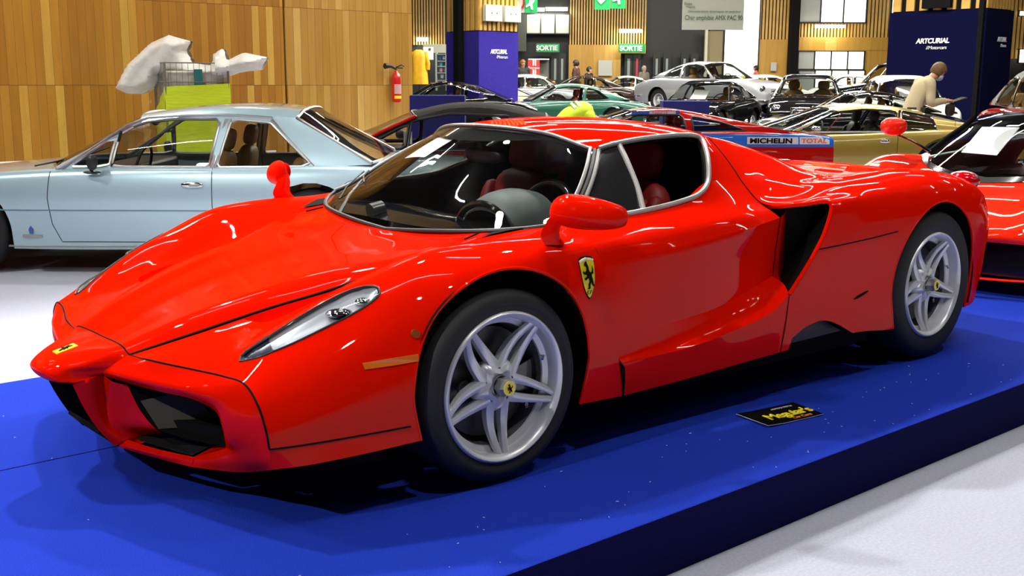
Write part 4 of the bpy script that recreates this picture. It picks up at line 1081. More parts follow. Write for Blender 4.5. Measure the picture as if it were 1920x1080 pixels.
# ---- red and blue racing coupe with sponsor strips
RBLUE = paint('sponsor_blue_paint', (.03, .19, .75), rough=.35)
def bandfn(p):
    # blue band along the tail flank and roof edge
    return (p[2]-.865-.0*p[0]) if False else max(.862-0-p[2], 0)*0+((p[2]-.845) if p[2] > .775 else (.705-p[2]) if p[2] < .775 else 0) if p[0] > 2.62 and abs(p[1]) > .5 else .5
S = dict(W=1.72, R=.31, rr=.19, near=False, paint=RED2, paint2=RBLUE, band=bandfn, xf=.85, xr=3.19, trim=BLACK, trimr=.012, wheel='alloy5', interior=LEATHER_R,
 st=[(0, .48, .46, .84, .38, .86, .22, .8), (.3, .60, .58, .9, .45, .95, .2, .9), (.85, .72, .74, .92, .5, .985, .2, .94), (1.5, .80, .78, .93, .55, 1.0, .18, .95), (2.2, .84, .82, .93, .56, 1.0, .18, .95), (2.7, .88, .85, .93, .56, 1.0, .18, .95), (3.19, .89, .86, .94, .56, 1.0, .2, .95), (3.9, .85, .83, .93, .56, .99, .24, .94), (4.2, .83, .80, .90, .54, .96, .30, .9)],
 gh=dict(a0=(1.28, .80), a1=(1.98, 1.09), r=[(2.25, 1.12), (2.55, 1.10)], c1=(2.80, 1.06), c0=(3.75, .875), wb=.90, wr=.68, drop=.03, bow=.2, bowr=.0, base=[(1.28, .79), (2.2, .82), (3.0, .85), (3.75, .87)], solid_back=True, seatx=1.95,
   win=[[(1.45, .83), (1.98, 1.045), (2.50, 1.05), (2.55, .85)], [(2.62, .86), (2.60, 1.035), (2.95, .97), (3.22, .875)]]),
 lamps=[(4.24, .62, .66, .075, TAILRED)], bumpmat=BLACK, seams=[[(1.45, .82), (1.45, .4)], [(2.58, .85), (2.55, .5)]])
p = loc_car(1563-4.2*166, 166, 1.72, -.133)
race = make_car('racing_coupe', 'red racing coupe with a blue sponsor band, in front of the gold coupe', p, AXR, S)
sa = S['side_at']
for s in (-1,):
    y0 = min(sa(3.0, .80, s, .006).y, sa(3.9, .80, s, .006).y)-.002
    m = M()
    for (xa, xb) in ((3.21, 3.79), (3.805, 4.15)):
        m = patch([[tuple(sa(xa+(xb-xa)*i/6, z, s, .004)) for i in range(7)] for z in (.815, .775, .735)], 1, 1)
        to_obj(m, 'sponsor_strip', WHITEP, race, smooth=30)
    t = text_obj('MICHELIN', .076, MATTEBLK, (3.235, 0, .748), (PI/2, 0, 0), 'sponsor_lettering', race, .001, .0, 1.0, 'LEFT', 1.42, .003)
    t.rotation_euler = (PI/2, 0, math.atan2(sa(3.75, .77, s).y-sa(3.24, .77, s).y, .51))
    t.location.y = sa(3.24, .77, s, .022).y
    t2 = text_obj('TOTAL', .070, principled('orange_red_ink', (.75, .12, .05), .6), (3.82, 0, .750), (PI/2, 0, 0), 'sponsor_lettering', race, .001, 0, 1.0, 'LEFT', 1.32, .001)
    t2.location.y = sa(3.82, .77, s, .022).y; t2.rotation_euler = (PI/2, 0, math.atan2(sa(4.1, .77, s).y-sa(3.82, .77, s).y, .28))
for s in (-1, 1):
    rb = box(2.2, s*.60, 1.072, .55, .012, .045); to_obj(rb, 'roof_edge_strip', RBLUE, race)
tb = box(2.28, -.609, 1.072, .30, .006, .036); to_obj(tb, 'roof_name_strip', WHITEP, race)
t3 = text_obj('TISSOT', .04, principled('orange_red_ink', (.75, .12, .05), .6), (2.15, -.614, 1.058), (PI/2, 0, 0), 'roof_lettering', race, .001, 0, 1, 'LEFT', 1.5)
sb = box(1.72, 0, .985, .03, .9, .06); to_obj(sb, 'sunstrip', RBLUE, race)
for o in (sb,): o.rotation_euler = (0, 0, 0)

# ---- gold coupe
GOLD = paint('gold_paint', (.46, .33, .055), .35, .3)
S = dict(W=1.80, R=.345, rr=.205, near=True, paint=GOLD, xf=.95, xr=3.50, trim=CHROME, trimr=.012, wheel='alloy12', interior=BLACK, wmat=principled('pale_alloy', (.6, .6, .6), .4, .6),
 st=[(0, .55, .52, .84, .42, .86, .24, .8), (.3, .63, .60, .9, .48, .95, .22, .9), (.95, .73, .70, .92, .52, .985, .21, .94), (1.6, .80, .76, .93, .53, 1.0, .2, .95), (2.4, .83, .79, .93, .53, 1.0, .2, .95), (3.0, .86, .82, .93, .53, 1.0, .2, .95), (3.6, .89, .84, .93, .53, .99, .21, .94), (4.2, .84, .80, .90, .52, .96, .26, .9), (4.57, .74, .70, .86, .50, .92, .32, .86)],
 gh=dict(a0=(1.42, .80), a1=(2.13, 1.12), r=[(2.45, 1.17), (2.9, 1.155)], c1=(3.3, 1.08), c0=(4.30, .83), wb=.90, wr=.68, drop=.045, bow=.28, bowr=.05, base=[(1.42, .79), (2.5, .81), (3.4, .84), (4.30, .83)], seatx=2.15,
   win=[[(1.58, .815), (2.10, 1.065), (2.45, 1.105), (2.92, 1.09), (2.84, .825)], [(2.90, .83), (2.99, 1.085), (3.36, 1.01), (3.40, .84)]]),
 seams=[[(1.55, .8), (1.5, .5), (1.55, .28)], [(2.88, .82), (2.86, .5), (2.72, .28)], [(3.62, .90), (3.62, .97)]], handles=[(2.70, .70, .07)],
 lamps=[(4.6, .7, .58, .05, TAILRED)], bumpers=[(4.6, .45, .035)])
p = loc_car(1500-1.6*143, 143, 1.80, -.17)
gold = make_car('coupe', 'metallic gold fastback coupe with spoked light alloy wheels, in front of the beige-jumper man', p, AXR, S)
for s in (-1, 1):
    fl_ = tube([(3.72, s*.84, .905), (3.98, s*.835, .878), (3.99, s*.86, .82), (3.73, s*.868, .84)], .004, 4, True); to_obj(fl_, 'fuel_flap', CHROME, gold)
    m_ = ellip((1.78, s*.95, .865), (.07, .04, .035), 14, 8).add(tube([(1.78, s*.92, .80), (1.78, s*.95, .85)], .014, 6)); to_obj(m_, 'door_mirror', CHROME, gold)
    f = lambda x, z: (x, s*(.81+(.612-.81)*max(0, (z-.80)/.33)**1.15+.006), z)
    to_obj(tube([f(2.87, .825), f(2.955, 1.09)], .018, 6), 'pillar_trim', CHROME, gold)
    to_obj(tube([f(1.95, .82), f(2.20, 1.08)], .008, 6), 'vent_window_bar', CHROME, gold)
# ================================================================== dark-roofed red supercar behind the tail of the first one
OX = empty('supercar', (4.30, -.02, 0), 0, 'orange-red supercar with a black roof and a long black mirror arm, at the right edge', 'car')
ORED = paint('orange_red_paint', (.85, .02, .004), rough=.3)
orow = [
 [(.0, 0, .395), (.25, 0, .455), (.5, 0, .545), (.64, 0, .63), (.74, 0, .665)],
 [(.03, .25, .405), (.27, .26, .465), (.5, .27, .55), (.68, .28, .64), (.80, .29, .68)],
 [(.10, .48, .42), (.32, .50, .49), (.55, .52, .575), (.80, .55, .665), (1.0, .56, .72)],
 [(.18, .64, .44), (.40, .66, .56), (.62, .70, .68), (.92, .72, .745), (1.3, .70, .755)],
 [(.24, .76, .45), (.45, .80, .60), (.66, .83, .72), (.95, .84, .78), (1.4, .82, .755)],
 [(.30, .84, .43), (.50, .90, .56), (.70, .93, .68), (.97, .945, .74), (1.45, .90, .70)],
 [(.36, .88, .38), (.55, .94, .46), (.72, .975, .55), (.98, .985, .62), (1.5, .93, .55)],
 [(.38, .88, .16), (.55, .94, .16), (.72, .965, .16), (.98, .97, .16), (1.5, .94, .16)]]
ob = patch(orow, 6, 4)
ob, _, oc = split(ob, lambda p: math.hypot(p[0]-.98, p[2]-.34)-.375 if p[1] > .75 else .5)
oface = patch([[(.0, 0, .395), (.03, .25, .405), (.10, .48, .42), (.18, .64, .44), (.24, .76, .45), (.30, .84, .43)],
               [(-.03, 0, .37), (.0, .25, .37), (.08, .50, .37), (.17, .66, .37), (.26, .80, .36), (.35, .875, .33)],
               [(-.02, 0, .345), (.01, .25, .345), (.09, .50, .34), (.18, .66, .33), (.27, .80, .31), (.37, .88, .29)]], 4, 3)
orear = patch([[(1.5, 0, 1.10), (2.2, 0, 1.08), (2.9, 0, .92), (3.6, 0, .85), (4.4, 0, .82)], [(1.5, .45, 1.06), (2.2, .45, 1.03), (2.9, .5, .88), (3.6, .55, .84), (4.4, .5, .80)],
               [(1.45, .68, .86), (2.2, .74, .86), (2.9, .82, .86), (3.6, .84, .87), (4.4, .78, .80)], [(1.45, .90, .70), (2.2, .92, .76), (2.9, .97, .80), (3.6, .98, .80), (4.4, .90, .72)],
               [(1.5, .93, .55), (2.2, .88, .5), (2.9, .98, .55), (3.6, .99, .55), (4.4, .90, .5)], [(1.5, .94, .16), (2.2, .94, .16), (2.9, .97, .16), (3.6, .97, .18), (4.4, .88, .25)]], 5, 3)
orear, _, _ = split(orear, lambda p: math.hypot(p[0]-3.6, p[2]-.36)-.40 if p[1] > .75 else .5)
oroof, orear, _ = split(orear, lambda p: p[2]-.87 if p[0] < 3.0 else -.5)
to_obj(both(M().add(ob).add(oface).add(orear)), 'body', ORED, OX, weld=3e-4)
to_obj(both(oroof), 'roof', GLOSSBLK, OX, weld=3e-4)
ows = patch([[(.72, 0, .655), (.80, .29, .68), (1.0, .56, .725), (1.25, .70, .78)], [(.98, 0, .86), (1.04, .27, .86), (1.18, .5, .86), (1.36, .64, .88)], [(1.22, 0, 1.0), (1.27, .25, .995), (1.36, .42, .985), (1.45, .55, .97)], [(1.5, 0, 1.10), (1.5, .24, 1.09), (1.5, .40, 1.07), (1.5, .5, 1.05)]], 5, 4)
to_obj(both(ows), 'windscreen', GLASS, OX, weld=3e-4)
to_obj(both(patch([[(.66, 0, .635), (.74, .29, .665), (.95, .56, .71), (1.2, .74, .765)], [(.74, 0, .670), (.80, .29, .695), (1.0, .555, .735), (1.26, .70, .79)]], 5, 2)).tf(lambda p: (p[0], p[1], p[2]+.006)), 'cowl', GLOSSBLK, OX)
owin = patch([[(1.25, .705, .78), (1.6, .79, .80), (2.2, .76, .85)], [(1.45, .56, .97), (1.7, .55, 1.0), (2.2, .52, .99)]], 5, 4); 
for s in (0, 1): to_obj(owin.copy() if s else owin.mirror(), 'side_window', DKGLASS, OX)
for s in (1, -1):
    to_obj(tube([(1.25, s*.71, .785), (1.36, s*.645, .885), (1.45, s*.555, .975), (1.5, s*.5, 1.055)], .02, 8), 'windscreen_pillar', GLOSSBLK, OX)
    to_obj(tube([(1.10, s*.62, .765), (1.28, s*.52, .80), (1.34, s*.44, .83)], .014, 8, flat=.6), 'wiper' if s < 0 else 'pillar_foot', BRUSH, OX)
    mr = to_obj(ellip((.86, s*.78, .985), (.10, .085, .066), 20, 12, .85), 'wing_mirror', ORED, OX)
    to_obj(tube([(.84, s*.76, .935), (.98, s*.71, .885), (1.20, s*.68, .80)], [.018, .016, .02], 8, flat=.5), 'mirror_arm', GLOSSBLK, mr)
    hl_ = M().face([(.30, s*.70, .50), (.36, s*.64, .535), (.62, s*.72, .70), (.60, s*.78, .70), (.42, s*.80, .60)]).tf(lambda p: (p[0]-.01, p[1], p[2]+.03))
    to_obj(hl_, 'headlamp', bucketm, OX, smooth=0)
    gen_wheel(OX, .98, .95, .335, .335, .245, .24, s, 'alloy5', SILVER); gen_wheel(OX, 3.6, .965, .35, .35, .255, .3, s, 'alloy5', SILVER)
to_obj(tube([(.42, -.90, .12), (.18, -.74, .12), (.05, -.5, .118), (-.04, -.2, .117), (-.05, 0, .117), (-.04, .2, .117), (.05, .5, .118), (.18, .74, .12), (.42, .90, .12)], .02, 8, flat=.5), 'front_splitter', ORED, OX)
ou = box(2.3, 0, .18, 2.0, 1.5, .16).add(prism([(.10, -.3), (.16, -.62), (.40, -.84), (.56, -.86), (.56, .86), (.40, .84), (.16, .62), (.10, .3)], .13, .345, 'z')).add(box(2.3, 0, .45, 1.7, 1.3, .4)).add(box(1.1, 0, .35, .9, 1.1, .3)).add(box(3.6, 0, .4, .9, 1.2, .5))
to_obj(ou, 'underbody', GLOSSBLK, OX, smooth=0)
onote = M().face([(.92, .03, .835), (1.22, .03, 1.015), (1.22, .30, 1.01), (.95, .30, .84)]).tf(lambda p: (p[0], p[1], p[2]-.02)); onote.add(onote.copy().flip().tf(lambda p: (p[0]+.003, p[1], p[2]-.003)))
to_obj(onote, 'sale_notice', WHITEP, OX, smooth=0)

# ================================================================== the cars further back
GREEN = paint('dark_green_paint', (.012, .12, .075), .2, .3)
BLKP = paint('black_car_paint', (.006, .006, .007), rough=.3)
CREAM = paint('cream_paint', (.62, .60, .45), rough=.35)
SILVP = paint('silver_car_paint', (.42, .43, .46), .4, .3)
WHTP = paint('white_car_paint', (.75, .75, .70), rough=.35)
BROWN = paint('dark_brown_paint', (.035, .022, .015), rough=.3)
MAROON = paint('maroon_paint', (.28, .008, .01), rough=.3)
GREYROOF = principled('grey_hood_cloth', (.20, .20, .19), .8)
def base_spec(kind='coupe', L=4.3, H=1.25, W=1.7, paint=BLKP, **kw):
    f = L/4.3; h = H/1.25
    if kind == 'coupe':
        st = [(0, .50, .46, .78, .40, .82, .24, .78), (.25, .66, .62, .88, .5, .93, .22, .88), (.9, .78, .74, .92, .54, .98, .21, .92), (1.5, .84, .80, .92, .56, 1.0, .2, .93), (2.2, .85, .82, .92, .56, .99, .2, .93), (2.9, .87, .83, .93, .57, 1.0, .2, .93), (3.4, .88, .83, .93, .57, .99, .21, .92), (3.95, .80, .76, .88, .55, .95, .26, .88), (4.27, .70, .66, .80, .5, .87, .32, .8)]
        gh = dict(a0=(1.45, .82), a1=(1.98, 1.20), r=[(2.25, 1.25), (2.6, 1.235)], c1=(2.95, 1.16), c0=(3.6, .87), wb=.88, wr=.66, drop=.05, bow=.22, bowr=.12, base=[(1.45, .82), (2.3, .83), (3.0, .85), (3.6, .87)], seatx=1.95, win=[[(1.60, .84), (1.98, 1.12), (2.25, 1.17), (2.62, 1.155), (2.58, .845)], [(2.66, .85), (2.69, 1.15), (2.95, 1.08), (3.2, .88)]])
    elif kind == 'saloon':
        st = [(0, .62, .58, .80, .45, .84, .26, .78), (.25, .76, .70, .88, .52, .93, .22, .88), (.9, .86, .80, .92, .56, .98, .21, .92), (1.5, .92, .86, .92, .58, 1.0, .2, .93), (2.2, .93, .88, .92, .58, 1.0, .2, .93), (2.9, .94, .88, .93, .58, 1.0, .2, .93), (3.4, .94, .86, .93, .57, .99, .21, .92), (3.95, .86, .80, .88, .55, .95, .26, .88), (4.27, .70, .66, .80, .5, .87, .32, .8)]
        gh = dict(a0=(1.45, .90), a1=(1.85, 1.28), r=[(2.2, 1.36), (2.7, 1.355)], c1=(3.05, 1.27), c0=(3.45, .93), wb=.86, wr=.68, drop=.07, bow=.15, bowr=.10, base=[(1.45, .90), (2.3, .90), (3.0, .92), (3.45, .93)], seatx=1.95, rearseat=2.75, win=[[(1.58, .92), (1.88, 1.19), (2.15, 1.25), (2.38, 1.255), (2.38, .92)], [(2.44, .92), (2.44, 1.255), (2.8, 1.245), (3.0, 1.17), (3.2, .94)]])
        h = H/1.36
    S = dict(W=W, R=.32, rr=.19, paint=paint, xf=.85*f, xr=3.35*f, trim=CHROME, trimr=.014, wheel='disc', interior=LEATHER_T, yw=.93)
    S['st'] = [(a[0]*f, a[1]*h, a[2]*h, a[3], a[4]*h, a[5], a[6], a[7]) for a in st]
    sc = lambda p: (p[0]*f, p[1]*h)
    g = dict(gh); g['win'] = [[sc(q) for q in w] for w in gh['win']]; g['base'] = [sc(q) for q in gh['base']]; g['r'] = [sc(q) for q in gh['r']]
    for k in ('a0', 'a1', 'c0', 'c1'): g[k] = sc(gh[k])
    g['seatx'] *= f
    if 'rearseat' in g: g['rearseat'] *= f
    g.update(kw.pop('gh', {})); S['gh'] = g
    S['lamps'] = [(.06*f, .68, .60*h, .075, CHROME), (4.25*f, .68, .60*h, .05, TAILRED)]; S['bumpers'] = [(0, .42, .035), (4.28*f, .42, .035)]
    S.update(kw); return S
def far(name, label, u, k, rz, S, zb, frac=0., ref=0):
    """u: column of the nose (rz parallel) or of the body centre; plinth under the car when its floor is raised"""
    L = S['st'][-1][0]
    c = hloc(u, k, zb)
    rear = Vector((math.cos(rz), math.sin(rz), 0))
    p = c-rear*(L*frac)
    o = make_car(name, label, p, rz, S)
    if zb > .3:
        m = box(L/2, 0, (T1-zb)/2, L*.8, S['W']*.9, zb-T1-.004).tf(lambda q: (q[0], q[1], q[2]-.002)); place(m, (p.x, p.y, zb), rz)
        pl_ = to_obj(m, 'display_plinth', PANELBLUE, None, smooth=0)
        tag(pl_, 'blue carpeted plinth under the '+label.split(',')[0].split(' with ')[0].split(' behind ')[0].split(' facing ')[0], 'plinth')
    return o
PANELBLUE = principled('blue_panel_cloth', (.018, .016, .16), .9, spec=.2)
T1, T2 = .02, .20
far('coupe', 'black fastback coupe with chrome window frames, beside the wooden wall end', 650, 85, AXR, base_spec('coupe', 4.2, 1.25, paint=BLKP), T1)
far('coupe', 'cream fastback coupe behind the black fastback, left of the silver saloon', 742, 70, AXR, base_spec('coupe', 4.3, 1.26, paint=CREAM), T1)
far('saloon_car', 'pale silver saloon in front of the blue column panel', 838, 60, AXR, base_spec('saloon', 4.3, 1.27, paint=SILVP), T2)
far('coupe', 'dark green coupe with a red interior, behind the worker in the yellow vest', 880, 78, AXR, base_spec('coupe', 4.4, 1.20, paint=GREEN, interior=LEATHER_R), T1)
far('coupe', 'dark brown coupe seen behind the roof of the green coupe', 965, 56, AXR, base_spec('coupe', 4.2, 1.25, paint=BROWN), T2)
far('coupe', 'white coupe between the brown coupe and the silver grand tourer', 1062, 49, AXR, base_spec('coupe', 4.1, 1.27, paint=WHTP), T2)
so = base_spec('coupe', 4.57, 1.36, 1.68, SILVP, grille=(.02, .52, .42, .13), wheel='wire', bumpers=[(0, .36, .03), (4.5, .42, .03)])
so['lamps'] = [(.10, .74, .66, .09, CHROME), (.14, .66, .44, .05, AMBER), (4.5, .7, .6, .05, TAILRED)]
so['st'] = [(0, .62, .56, .62, .46, .70, .30, .66), (.18, .74, .72, .82, .54, .88, .24, .84), (.9, .90, .84, .90, .58, .98, .21, .92)]+so['st'][3:]
far('grand_tourer', 'silver grand tourer with a wide chrome grille, behind the black hardtop coupe', 1335, 70, AXR+math.radians(128), so, .44, .5)
far('coupe', 'black hardtop coupe with a notice in its windscreen, before the silver grand tourer', 1322, 84, AXR+1.05, base_spec('coupe', 3.7, 1.29, 1.6, BLKP, notice=(1.50, .1, .88, .35, .2, .3)), T1, .5)
sb_ = base_spec('saloon', 3.5, 1.44, 1.6, BLKP, grille=(.0, .52, .22, .20)); sb_['lamps'] = [(.12, .66, .66, .12, CHROME), (.05, .40, .46, .07, CHROME)]
far('saloon_car', 'black rounded saloon with large round headlamps, beyond the gold coupe', 1508, 82, AXR+math.radians(72), sb_, T1, .5)
far('coupe', 'black coupe whose long roof shows above the gold coupe', 1402, 108, AXR, base_spec('coupe', 3.6, 1.12, 1.65, BLKP), T1)
sw_ = base_spec('saloon', 3.4, 1.40, 1.52, WHTP, notice=(1.42, -.05, .98, .34, .2, .2)); sw_['lamps'] = [(.12, .70, .62, .10, CHROME)]
far('coupe', 'white rounded coupe with a notice in its windscreen, behind the man in the beige jumper', 1684, 91, AXR+math.radians(88), sw_, T1, .5)
sv = base_spec('saloon', 4.2, 1.86, 1.6, BLKP); far('vintage_saloon', 'tall black vintage saloon left of the dark blue column panel', 1668, 66, AXR+.1, sv, T1, .5)
far('saloon_car', 'red car seen small behind the black rounded saloon', 1532, 55, AXR, base_spec('coupe', 3.5, 1.2, paint=RED2), T2, .0)
far('saloon_car', 'white saloon parked before the glazed doors', 1610, 50, AXR+2.8, base_spec('saloon', 4.0, 1.35, paint=WHTP), T2, .5)
far('saloon_car', 'cream saloon whose pale roof shows left of the black rounded saloon', 1308, 55, AXR, base_spec('saloon', 3.8, 1.30, paint=CREAM), T2, .0)
far('coupe', 'yellow sports car seen behind the roof of the silver grand tourer', 1285, 50, AXR, base_spec('coupe', 4.0, 1.30, paint=paint('yellow_car_paint', (.6, .55, .03))), T2, .0)
sm = base_spec('saloon', 4.4, 1.70, 1.75, MAROON, grille=(-.02, .72, .22, .26), notice=(1.50, .45, 1.16, .32, .22, .12)); sm['lamps'] = [(.10, .60, .78, .13, CHROME), (.0, .40, .56, .08, CHROME)]
sm['gh']['roofmat'] = GREYROOF
far('vintage_saloon', 'maroon vintage saloon with a grey fabric roof and round headlamps, at the right edge', 1996, 131, AXR+math.radians(82), sm, FLOOR, .5)
# ================================================================== the hall
HV = Vector((CD.x, CD.y, 0)).normalized(); RV = Vector((CR.x, CR.y, 0)).normalized()
def wp(u, v, hd):
    q = CD+CR*((u-960)/FPX)-CU*((v-540)/FPX); return Vector(CAMC)+q*(hd/q.dot(HV))
def fr(lat, dep, z):
    c = Vector(CAMC)+RV*lat+HV*dep; return (c.x, c.y, z)
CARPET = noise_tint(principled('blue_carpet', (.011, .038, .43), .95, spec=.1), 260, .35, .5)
DKCARPET = noise_tint(principled('shade_and_seam_carpet', (.003, .003, .055), .95, spec=.1), 200, .3, .3)  # platform sides darkened in the colour to stand for shade; seam shares it
FLOORM = noise_tint(principled('pale_grey_carpet', (.44, .45, .54), .95, spec=.1), 90, .10, .3, detail=8)
# platform
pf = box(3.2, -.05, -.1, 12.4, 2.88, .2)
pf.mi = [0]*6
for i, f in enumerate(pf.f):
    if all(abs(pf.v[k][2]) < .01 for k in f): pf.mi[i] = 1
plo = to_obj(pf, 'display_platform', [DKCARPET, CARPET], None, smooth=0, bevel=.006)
tag(plo, 'low blue carpeted platform carrying the red supercars', 'platform')
sl = to_obj(box(3.2, .231, .0005, 12.3, .004, .002), 'carpet_seam', DKCARPET, plo, smooth=0)
rnd = random.Random(3)
fluff = M()
for i in range(150):
    x, y = rnd.uniform(-1.9, 2.8), rnd.choice([rnd.uniform(-1.45, -.9), rnd.uniform(-1.45, 1.3)])
    if -1.0 < x < 3.4 and y > -.98: continue
    a = rnd.uniform(0, PI); l_ = rnd.uniform(.0015, .005)
    fluff.add(tube([(x-l_*math.cos(a), y-l_*math.sin(a), .0015), (x, y, .002), (x+l_*math.cos(a), y+l_*math.sin(a), .0015)], .0009, 4))
fo = to_obj(fluff, 'carpet_fluff', WHITEP, None); fo['kind'] = 'stuff'; tag(fo, 'scattered white lint specks on the blue platform carpet', 'lint')
# floor with terraces
g0 = M()
A = [fr(-30, -6, FLOOR), fr(40, -6, FLOOR), fr(40, 19.1, FLOOR), fr(-30, 19.1, FLOOR)]
g0.face(A); struct(to_obj(g0, 'floor', FLOORM, None, smooth=0))
GREYC = noise_tint(principled('dark_grey_carpet', (.10, .10, .12), .95), 60, .2)
for nm, d0, d1, z in (('floor', 19.1, 34.0, T1), ('floor', 34.0, 52, T2)):
    m = M(); a = [fr(-30, d0, z), fr(40, d0, z), fr(40, d1, z), fr(-30, d1, z)]; m.face(a)
    zl = FLOOR if z == T1 else T1
    m.face([fr(-30, d0, zl), fr(40, d0, zl), fr(40, d0, z), fr(-30, d0, z)])
    struct(to_obj(m, nm, GREYC, None, smooth=0))

# --- wooden plank wall on the left, parallel to the platform
def plank_material(name, base, light, dark, w=.121, axis=0, rowh=1.2, groove=.03):
    m = principled(name, base, .42, 0, .15); n, l, b = nodes(m)
    tc = n.new('ShaderNodeTexCoord'); sp = n.new('ShaderNodeSeparateXYZ'); l.new(tc.outputs['Object'], sp.inputs[0])
    def mth(op, a, b_=None, c=None):
        q = n.new('ShaderNodeMath'); q.operation = op
        for i, x in enumerate((a, b_, c)):
            if x is None: continue
            if isinstance(x, (int, float)): q.inputs[i].default_value = x
            else: l.new(x, q.inputs[i])
        return q.outputs[0]
    ux = mth('DIVIDE', sp.outputs[axis], w); fx = mth('FLOOR', ux); frx = mth('SUBTRACT', ux, fx)
    uz = mth('DIVIDE', mth('ADD', sp.outputs[2], mth('MULTIPLY', mth('MODULO', fx, 2), 0)), rowh); fz = mth('FLOOR', uz)
    cb = n.new('ShaderNodeCombineXYZ'); l.new(fx, cb.inputs[0]); l.new(fz, cb.inputs[2])
    wn = n.new('ShaderNodeTexWhiteNoise'); wn.noise_dimensions = '3D'; l.new(cb.outputs[0], wn.inputs['Vector'])
    rp = n.new('ShaderNodeValToRGB'); l.new(wn.outputs['Value'], rp.inputs[0])
    rp.color_ramp.elements[0].color = (*dark, 1); rp.color_ramp.elements[1].color = (*light, 1)
    e = rp.color_ramp.elements.new(.75); e.color = (*base, 1)
    mp = n.new('ShaderNodeMapping'); mp.inputs['Scale'].default_value = (14, 14, 1.2); l.new(tc.outputs['Object'], mp.inputs[0])
    ad = n.new('ShaderNodeVectorMath'); ad.operation = 'ADD'; l.new(mp.outputs[0], ad.inputs[0]); l.new(wn.outputs['Color'], ad.inputs[1])
    nz = n.new('ShaderNodeTexNoise'); nz.inputs['Scale'].default_value = 1.2; nz.inputs['Detail'].default_value = 6; l.new(ad.outputs[0], nz.inputs['Vector'])
    mr = n.new('ShaderNodeMapRange'); mr.inputs[3].default_value = .78; mr.inputs[4].default_value = 1.2; l.new(nz.outputs[0], mr.inputs[0])
    mx = n.new('ShaderNodeMix'); mx.data_type = 'RGBA'; mx.blend_type = 'MULTIPLY'; mx.inputs[0].default_value = 1; l.new(rp.outputs[0], mx.inputs[6]); l.new(mr.outputs[0], mx.inputs[7])
    ed = mth('LESS_THAN', frx, groove)
    frz = mth('SUBTRACT', uz, fz); ez = mth('LESS_THAN', frz, .006); ee = mth('MAXIMUM', ed, ez)
    m2 = n.new('ShaderNodeMix'); m2.data_type = 'RGBA'; l.new(ee, m2.inputs[0]); l.new(mx.outputs[2], m2.inputs[6]); m2.inputs[7].default_value = (dark[0]*.35, dark[1]*.3, dark[2]*.3, 1)
    l.new(m2.outputs[2], b.inputs['Base Color'])
    return m
WOODL = plank_material('wood_planks', (.46, .21, .014), (.62, .36, .055), (.35, .14, .006))
YW = 12.3
q = wp(778, 100, 20); 
# x where the wall ends: ray through column 778 meets y = YW
ray = CD+CR*((778-960)/FPX); xe = CAMC[0]+ray.x*(YW-CAMC[1])/ray.y
ray = CD+CR*((549-960)/FPX); xg = CAMC[0]+ray.x*(YW-CAMC[1])/ray.y
ray = CD+CR*((681-960)/FPX); xs = CAMC[0]+ray.x*(YW-CAMC[1])/ray.y
m = box((-14+xg-.02)/2, YW+.15, 3.4, (xg-.02)+14, .3, 7.2)
struct(to_obj(m, 'wall_left', WOODL, None, smooth=0))
m = box((xg+.02+xe)/2, YW+.15, 3.4, xe-xg-.02, .3, 7.2)
struct(to_obj(m, 'wall_left', plank_material('pale_wood_planks', (.50, .27, .045), (.62, .38, .09), (.42, .21, .025), .13), None, smooth=0))
struct(to_obj(box(xg, YW+.2, 3.4, .06, .2, 7.2), 'trim_1', MATTEBLK, None, smooth=0))
struct(to_obj(box(xe-.01, YW+3.2, 3.4, .02, 6.0, 7.2), 'wall_side', GREYC, None, smooth=0))
kb = M()
for z in (1.13, 1.28): kb.add(ellip((xg, YW-.01, z), (.02, .02, .02), 8, 6))
# white barrier rail
rl = empty('barrier_rail', fr(-7.4, 13.6, FLOOR), 0, 'low white barrier rail along the foot of the wooden wall', 'barrier')
a_ = wp(0, 296, 13.2); 
for zz in (0,):
    rr_ = box(0, 0, .42, 9.5, .05, .075).tf(lambda p: (p[0]+3.2, p[1], p[2]))
    o = to_obj(rr_, 'rail', WHITEP, rl, smooth=0)
    for k in range(7): to_obj(box(-1.4+k*1.55, 0, .21, .06, .05, .42), 'post', WHITEP, rl, smooth=0)
rl.location = (0, 11.3, FLOOR); rl.location.x = -2.0
# fire extinguisher on the pale wall part
ray = CD+CR*((748-960)/FPX); xq = CAMC[0]+ray.x*(YW-.12-CAMC[1])/ray.y
ex = empty('fire_extinguisher', (xq, YW-.13, .92), 0, 'red fire extinguisher with a black hose, hung on the wooden wall', 'extinguisher')
EXR = principled('extinguisher_red', (.65, .01, .01), .25, 0, .8)
to_obj(lathe([(0, 0), (.06, .0), (.08, .02), (.08, .40), (.065, .46), (.03, .50), (.025, .53), (0, .53)], 24, 'z'), 'cylinder', EXR, ex)
to_obj(tube([(-.02, 0, .56), (-.12, -.02, .60), (-.24, -.02, .60)], [.02, .03, .05], 10), 'hose', BLACK, ex)
to_obj(tube([(.0, 0, .50), (.0, 0, .58), (.10, -.02, .62), (.15, -.02, .60)], .012, 8).add(tube([(0, 0, .57), (.12, -.02, .57)], .01, 6)), 'handle', BLACK, ex)
to_obj(lathe([(.0815, .14), (.0815, .30)], 16, 'z', a0=-2.6, a1=-.5), 'label', principled('extinguisher_label', (.62, .35, .33), .6), ex)
to_obj(lathe([(.0816, .06), (.0816, .11)], 16, 'z', a0=-2.6, a1=-.5), 'instruction_band', YELLOW, ex)
